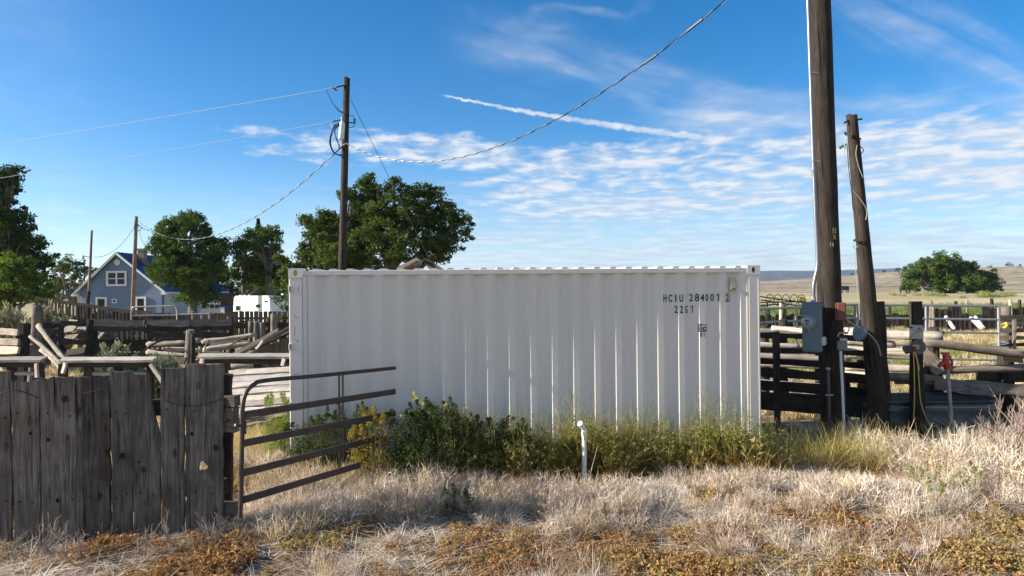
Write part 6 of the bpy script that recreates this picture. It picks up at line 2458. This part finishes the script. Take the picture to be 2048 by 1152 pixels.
# bright shrubs out in the pasture and junipers on the hills
for k, (px_, d_, r_, lab) in enumerate(((1786, 108, 1.6, 'yellow-green shrub left of the black cow'), (1805, 106, 1.2, 'small yellow-green shrub below the black cow'), (1832, 107, 1.5, 'yellow-green shrub under the left of the lone tree'), (1862, 105, 2.4, 'wide yellow-green shrub under the lone tree'), (1882, 104, 1.8, 'golden shrub at the trunk of the lone tree'), (1968, 100, 3.0, 'largest bright yellow-green shrub right of the lone tree'), (2002, 100, 2.2, 'bright green shrub near the right edge'), (2020, 102, 2.0, 'bright green shrub at the pale mound'), (1922, 98, 1.3, 'small olive shrub below the lone tree'))):
    x, d = X(px_, d_), d_
    r_ *= .55
    z = ground_z(x, d)
    bush('pasture_shrub', lab, [(x, d, z + r_ * .22, r_ * .8, r_ * .7, r_ * .42), (x + r_ * .6, d, z + r_ * .15, r_ * .5, r_ * .5, r_ * .3)], M_feather, 300 + k, leaf=.13, clump=.25, per=16, dens=.8, group='shrubs in the pasture', stems=2)
for k, (px_, py_, d_) in enumerate(((1705, 553, 520), (1769, 549, 480), (1797, 548, 470), (1981, 541, 440), (2002, 556, 300), (2020, 537, 450), (2040, 536, 460), (1690, 548, 700), (1988, 552, 320))):
    x = X(px_, d_)
    z = ground_z(x, d_)
    r_ = 1.3 + (k % 3) * .5
    bush('juniper', ('juniper dot on the hillside, number %s from the left' % ('second', 'third', 'fourth', 'fifth', 'seventh', 'eighth', 'ninth', 'first', 'sixth')[k]), [(x, d_, z + r_ * .5, r_, r_, r_ * .75)], M_leaf_dark, 400 + k, leaf=.8, clump=.9, per=10, dens=.8, group='junipers on the far hillside', stems=0)

# ------------------------------------------------------------------ grass and ground cover
def source(name, V, Q, mat, T):
    me = mesh_np(name, V, Q, 4, False, (mat,))
    at = me.attributes.new('blade', 'FLOAT', 'FACE')
    at.data.foreach_set('value', np.asarray(T, dtype=np.float32))
    return bpy.data.objects.new(name, me)


SRC = {}


def merge(*parts):
    V, Q, T, o = [], [], [], 0
    for v, q, t in parts:
        V.append(v)
        Q.append(q + o)
        T.append(t)
        o += len(v)
    return np.concatenate(V), np.concatenate(Q), np.concatenate(T)


def source_set(key, parts, mats):
    c = bpy.data.collections.new('plants_' + key)
    for k, (V, Q, T) in enumerate(parts):
        c.objects.link(source('%s_source_%s' % (key, 'abcdefgh'[k]), V, Q, mats[k % len(mats)], T))
    SRC[key] = c


M_straw = leafmat('straw', (.24, .15, .07), (.62, .47, .27), (.88, .76, .56), .30, inst=True)
M_grey_straw = leafmat('grey_straw', (.20, .14, .10), (.58, .465, .36), (.90, .81, .70), .25, inst=True)
M_low = leafmat('low_cover', (.25, .115, .045), (.44, .27, .12), (.30, .27, .09), .30, inst=True)
M_weedtop = leafmat('tall_weed', (.13, .145, .034), (.27, .245, .070), (.56, .45, .19), .32, inst=True, base=(.36, .165, .045), zsplit=(.05, .34))
M_tallgrass = leafmat('tall_green_straw', (.20, .20, .045), (.42, .34, .10), (.66, .55, .27), .35, inst=True, base=(.44, .28, .10), zsplit=(.0, .25))
M_gate_grass = leafmat('yellow_grass', (.30, .19, .075), (.56, .43, .19), (.76, .64, .36), .35, inst=True)
M_past_green = leafmat('pasture_green', (.12, .17, .05), (.18, .22, .07), (.30, .28, .10), .3, inst=True)
nr = np.random.default_rng(99)


def stalks(n, base_r, h0, h1, lean, width):
    """Stiff dead stalks that fork once or twice near the top."""
    parts = [blades(n, base_r, h0, h1, lean, width, nr, 3, curl=.12)]
    V, Q, T = parts[0]
    tips = V.reshape(n, 4, 2, 3).mean(2)
    fork = []
    for i in range(n):
        for k in range(3):
            p = tips[i, 2] * (1 - k * .3) + tips[i, 3] * k * .3
            d = nr.normal(size=3) * .05 + np.array([0, 0, .05])
            sd = np.cross(d, nr.normal(size=3))
            sd = sd / np.linalg.norm(sd) * width * .35
            fork.append((p - sd, p + sd, p + d + sd * .3, p + d - sd * .3))
    F = np.array(fork).reshape(-1, 3)
    parts.append((F, np.arange(len(F)).reshape(-1, 4), np.repeat(T[:n], 3)))
    return merge(*parts)


def narrow(pc, rad, per, size, squash=.4):
    v, f, t = leaf_cloud(pc, rad, per, size, nr)
    v = v.reshape(-1, 4, 3)
    c = v.mean(1, keepdims=True)
    mid = (v[:, 1] - v[:, 3]) * .5
    v[:, 1] = c[:, 0] + mid * squash
    v[:, 3] = c[:, 0] - mid * squash
    return v.reshape(-1, 3), f, t


source_set('dry', [stalks(30, .08, .16, .42, .55, .0095) if k % 2 else merge(blades(46, .10, .10, .42, .75, .0080, nr, 3), blades(10, .12, .1, .3, 1.6, .008, nr, 3)) for k in range(8)], (M_grey_straw, M_grey_straw, M_straw))
low = []
for k in range(6):
    pc = nr.normal(size=(26, 3)) * np.array([.036, .036, .014]) + np.array([0, 0, .034])
    low.append(merge(blades(12, .04, .03, .075, .8, .006, nr, 2), narrow(pc, np.full(26, .02), 7, .021, .75)))
source_set('low', low, (M_low,))
wd = []
for k in range(6):
    pc2 = np.stack([nr.normal(size=16) * .05, nr.normal(size=16) * .05, nr.uniform(.06, .40, 16)], 1)
    V1, Q1, T1 = blades(12, .06, .30, .62, .25, .0075, nr, 4, curl=.25)
    tips = V1.reshape(12, 5, 2, 3).mean(2)[:, 4]
    wd.append(merge((V1, Q1, T1), stalks(3, .06, .62, .92, .16, .0065), blades(34, .07, .14, .44, .5, .0095, nr, 3, curl=.6), narrow(tips, np.full(12, .03), 6, .03, .5), narrow(pc2, np.full(16, .035), 5, .07, .35)))
source_set('weed', wd, (M_weedtop,))
source_set('tall', [merge(blades(14, .07, .28, .66, .34, .0085, nr, 4, curl=.5), blades(12, .07, .15, .35, .8, .009, nr, 4, curl=.6)) for k in range(5)], (M_tallgrass,))
source_set('yellow', [merge(blades(30, .10, .16, .40, .65, .010, nr, 3), blades(10, .12, .08, .2, 1.5, .009, nr, 3)) for k in range(5)], (M_gate_grass,))
source_set('pasture', [blades(60, .14, .12, .34, .5, .016, nr, 2) for k in range(3)], (M_straw, M_straw, M_gate_grass))
source_set('green', [blades(60, .16, .14, .34, .6, .02, nr, 2) for k in range(3)], (M_past_green,))
lit = []
for k in range(4):
    V, Q, T = blades(22, .10, .10, .24, 2.6, .0075, nr, 3, curl=.1)
    V[:, 2] *= .35
    lit.append((V, Q, T))
source_set('litter', lit, (M_grey_straw,))


def scatter(name, label, key, P, scale, tint, lean=.12):
    n = len(P)
    me = bpy.data.meshes.new(name)
    me.vertices.add(n)
    me.vertices.foreach_set('co', np.asarray(P, dtype=np.float32).ravel())
    def attr(nm, ty, data):
        a = me.attributes.new(nm, ty, 'POINT')
        a.data.foreach_set('vector' if ty == 'FLOAT_VECTOR' else 'value', np.asarray(data).ravel())
    rot = np.stack([nr.normal(size=n) * lean, nr.normal(size=n) * lean, nr.random(n) * 6.283], 1).astype(np.float32)
    attr('rot', 'FLOAT_VECTOR', rot)
    attr('scl', 'FLOAT', scale.astype(np.float32))
    attr('tint', 'FLOAT', np.clip(tint, 0, 1).astype(np.float32))
    attr('pick', 'INT', nr.integers(0, 60, n).astype(np.int32))
    o = link(name, me)
    ng = bpy.data.node_groups.new('plant_' + key + '_' + name, 'GeometryNodeTree')
    ng.interface.new_socket(name='Geometry', in_out='INPUT', socket_type='NodeSocketGeometry')
    ng.interface.new_socket(name='Geometry', in_out='OUTPUT', socket_type='NodeSocketGeometry')
    N, L = ng.nodes, ng.links
    gi, go = N.new('NodeGroupInput'), N.new('NodeGroupOutput')
    inst = N.new('GeometryNodeInstanceOnPoints')
    ci = N.new('GeometryNodeCollectionInfo')
    ci.inputs['Collection'].default_value = SRC[key]
    ci.inputs['Separate Children'].default_value = True
    ci.inputs['Reset Children'].default_value = True
    inst.inputs['Pick Instance'].default_value = True
    def named(nm, ty):
        q = N.new('GeometryNodeInputNamedAttribute')
        q.data_type = ty
        q.inputs['Name'].default_value = nm
        return q.outputs[0]
    L.new(gi.outputs[0], inst.inputs['Points'])
    L.new(ci.outputs[0], inst.inputs['Instance'])
    L.new(named('pick', 'INT'), inst.inputs['Instance Index'])
    e2r = N.new('FunctionNodeEulerToRotation')
    L.new(named('rot', 'FLOAT_VECTOR'), e2r.inputs[0])
    L.new(e2r.outputs[0], inst.inputs['Rotation'])
    L.new(named('scl', 'FLOAT'), inst.inputs['Scale'])
    L.new(inst.outputs[0], go.inputs[0])
    md = o.modifiers.new('plants', 'NODES')
    md.node_group = ng
    tag(o, label, 'grass', kind='stuff')
    return o


def cn(x, y, s, z=0.):
    return mnoise.noise((x * s, y * s, z))


CF = Vector((-2.765, 8.43, 0))


def in_front(x, y):
    """Signed distance in front of the container's side plane."""
    return (Vector((x, y, 0)) - CF).dot(CN)


def along(x, y):
    return (Vector((x, y, 0)) - CF).dot(CD)


def blocked(x, y):
    """Inside the container's footprint."""
    a, f_ = along(x, y), in_front(x, y)
    return -.05 < a < CL + .05 and -CW - .05 < f_ < .03


def sample(n, x0, x1, y0, y1, prob):
    out = []
    xs = nr.uniform(x0, x1, n)
    ys = nr.uniform(y0, y1, n)
    u = nr.random(n)
    for x, y, q in zip(xs, ys, u):
        if abs(x) > .80 * y + 1.2:
            continue
        if blocked(x, y):
            continue
        if q < prob(x, y):
            out.append((x, y, ground_z(x, y) - .01))
    return np.array(out)


# rusty low cover over the open ground in front
P = sample(21000, -5.2, 7.4, 4.6, 8.6, lambda x, y: min(1, max(.04, .50 + 1.5 * cn(x, y, .9, 2.) + .9 * cn(x, y, 2.6, 13.) + (.30 if y < 6.6 and x > -.6 else -.42))))
tint = np.array([.42 + .5 * cn(p[0], p[1], .8, 7.) + .25 * cn(p[0], p[1], 3., 1.) for p in P]) + nr.normal(size=len(P)) * .12
scatter('ground_cover', 'rusty orange and olive low plants carpeting the foreground', 'low', P, nr.uniform(.45, 1.35, len(P)) * np.array([1 + .7 * cn(p[0], p[1], 1.4, 19.) for p in P]), tint, .2)

# pale dry grass in drifts
def dry_prob(x, y):
    c = cn(x, y, .75, 0.) + .5 * cn(x, y, 2.1, 5.)
    band = sstep(5.9, 6.9, y + .35 * cn(x, y, .6, 9.)) * (1 - sstep(8.2, 8.9, y) * (0 if x > 3 else .6))
    edge = sstep(2.6, 4.8, x) * .12
    left = .55 if x < -1.5 else 0
    if x < -1.75 and y < 6.35:
        return .03 * (1 - sstep(5.5, 6.0, y)) if y < 6.0 else .004
    gate = 1.0 if (-2.4 < x < -.7 and 6.75 < y < 8.1) else 0
    bare = -.35 if (-1.9 < x < -.4 and 6.2 < y < 6.9) else 0
    if y < 6.4 and x > -1.75:
        return max(.02, .9 * cn(x, y, 1.1, 77.) - .05)
    return max(0, (.12 + 2.1 * c) * band + edge * band + left * sstep(5.0, 5.8, y) * (1 if y > 6.6 else .35) + bare + .05 + gate)


P = sample(17000, -5.4, 8.2, 5.0, 9.1, dry_prob)
tint = np.array([.55 + .6 * cn(p[0], p[1], .6, 3.) for p in P]) + nr.normal(size=len(P)) * .16
sc = np.array([.66 + .5 * cn(p[0], p[1], .8, 12.) for p in P]) * nr.uniform(.6, 1.15, len(P)) * np.array([.62 + .38 * sstep(5.6, 6.8, p[1]) - (.18 if p[0] < -1.75 and p[1] < 6.2 else 0) + (.35 if (-2.4 < p[0] < -.9 and 6.9 < p[1] < 8.1) else 0) for p in P])
scatter('dry_grass', 'pale dead grass standing in drifts before the container', 'dry', P, sc, tint, .22)
P = sample(4200, -5.2, 7.5, 4.7, 8.4, lambda x, y: max(0, .35 + .9 * cn(x, y, .8, 31.)))
scatter('fallen_stalks', 'bleached fallen stalks lying among the low plants', 'litter', P, nr.uniform(.7, 1.5, len(P)), nr.uniform(.3, 1, len(P)), .05)

# tall weeds along the container foot
def weed_prob(x, y):
    f_, a = in_front(x, y), along(x, y)
    if f_ < .08 or f_ > 1.1 or a < 1.9 or a > 6.1:
        return 0
    return (1 - sstep(.35, .95, f_)) * (.75 + .9 * cn(x, y, 1.2, 6.)) * (1 - .55 * sstep(3.6, 5.6, a))


P = sample(2500, -1.2, 3.9, 7.4, 9.1, weed_prob)
scatter('tall_weeds', 'rank rusty and green weeds along the foot of the container', 'weed', P, nr.uniform(.75, 1.3, len(P)) * np.array([.9 + .5 * cn(p[0], p[1], 1.3, 4.) for p in P]), nr.uniform(0, .8, len(P)), .13)

# tall yellow grass in front of the poles and the trough
P = sample(1300, 3.2, 8.0, 8.3, 9.9, lambda x, y: max(0, (.36 + 1.1 * cn(x, y, 1.3, 21.)) * (1 - sstep(9.3, 9.65, y)) * (1 if x < 4.9 or y < 9.0 else .12) * (1 - .6 * sstep(5.2, 6.2, x))))
scatter('tall_grass', 'tall yellow-green grass at the foot of the poles', 'tall', P, nr.uniform(.55, 1.05, len(P)), nr.uniform(0, 1, len(P)), .16)
P = sample(2200, 4.6, 8.4, 7.6, 9.55, lambda x, y: max(0, .42 + 1.3 * cn(x, y, 1.0, 17.)))
scatter('straw_bank', 'thick bleached straw before the water trough', 'dry', P, nr.uniform(.45, 1.35, len(P)), nr.uniform(.45, 1, len(P)), .3)

# yellow grass behind the open gate
P = sample(6000, -4.6, -1.5, 7.2, 12.0, lambda x, y: max(0, .62 + .7 * cn(x, y, .9, 41.)) * sstep(7.3, 8.6, y))
scatter('gateway_grass', 'yellow grass growing in the gateway behind the brown gate', 'yellow', P, nr.uniform(.55, 1.05, len(P)), nr.uniform(0, 1, len(P)), .25)

# corral ground, both sides
P = sample(6500, -26, -1.8, 9.5, 44, lambda x, y: max(0, .42 + .9 * cn(x, y, .35, 51.)) * (1 - .6 * sstep(20, 44, y)))
scatter('corral_grass', 'dry grass over the pens behind the plank fence', 'pasture', P, nr.uniform(.5, 1.0, len(P)), nr.uniform(0, 1, len(P)), .2)
P = sample(9500, 3.2, 34, 10.2, 42, lambda x, y: max(0, .5 + .9 * cn(x, y, .3, 61.)))
scatter('pen_grass', 'straw coloured grass in the pens right of the container', 'pasture', P, nr.uniform(.5, 1.05, len(P)), nr.uniform(.1, 1, len(P)), .2)
P = sample(6000, 4.2, 30, 14, 34, lambda x, y: max(0, .1 + 1.6 * cn(x, y, .17, 71.)))
scatter('green_growth', 'patches of green growth in the pens right of the container', 'green', P, nr.uniform(.6, 1.2, len(P)), nr.uniform(0, 1, len(P)), .2)
P = sample(3500, 12, 90, 40, 84, lambda x, y: .5)
scatter('field_grass', 'green field grass beyond the slab fence', 'green', P, nr.uniform(1., 1.9, len(P)), nr.uniform(0, .6, len(P)), .2)

# ------------------------------------------------------------------ air
hz = MB().box((0, 1600, 80), (11000, 6600, 175)).obj('haze', M_dark, None)
hz.data.materials.clear()
mh = bpy.data.materials.new('thin_haze')
mh.use_nodes = True
N, L = mh.node_tree.nodes, mh.node_tree.links
N.clear()
oo = N.new('ShaderNodeOutputMaterial')
pv = N.new('ShaderNodeVolumePrincipled')
pv.inputs['Color'].default_value = (.62, .76, 1.0, 1)
pv.inputs['Density'].default_value = 0.00012
pv.inputs['Anisotropy'].default_value = 0.2
L.new(pv.outputs[0], oo.inputs['Volume'])
hz.data.materials.append(mh)
tag(hz, 'thin blue haze over the whole plain', kind='stuff')
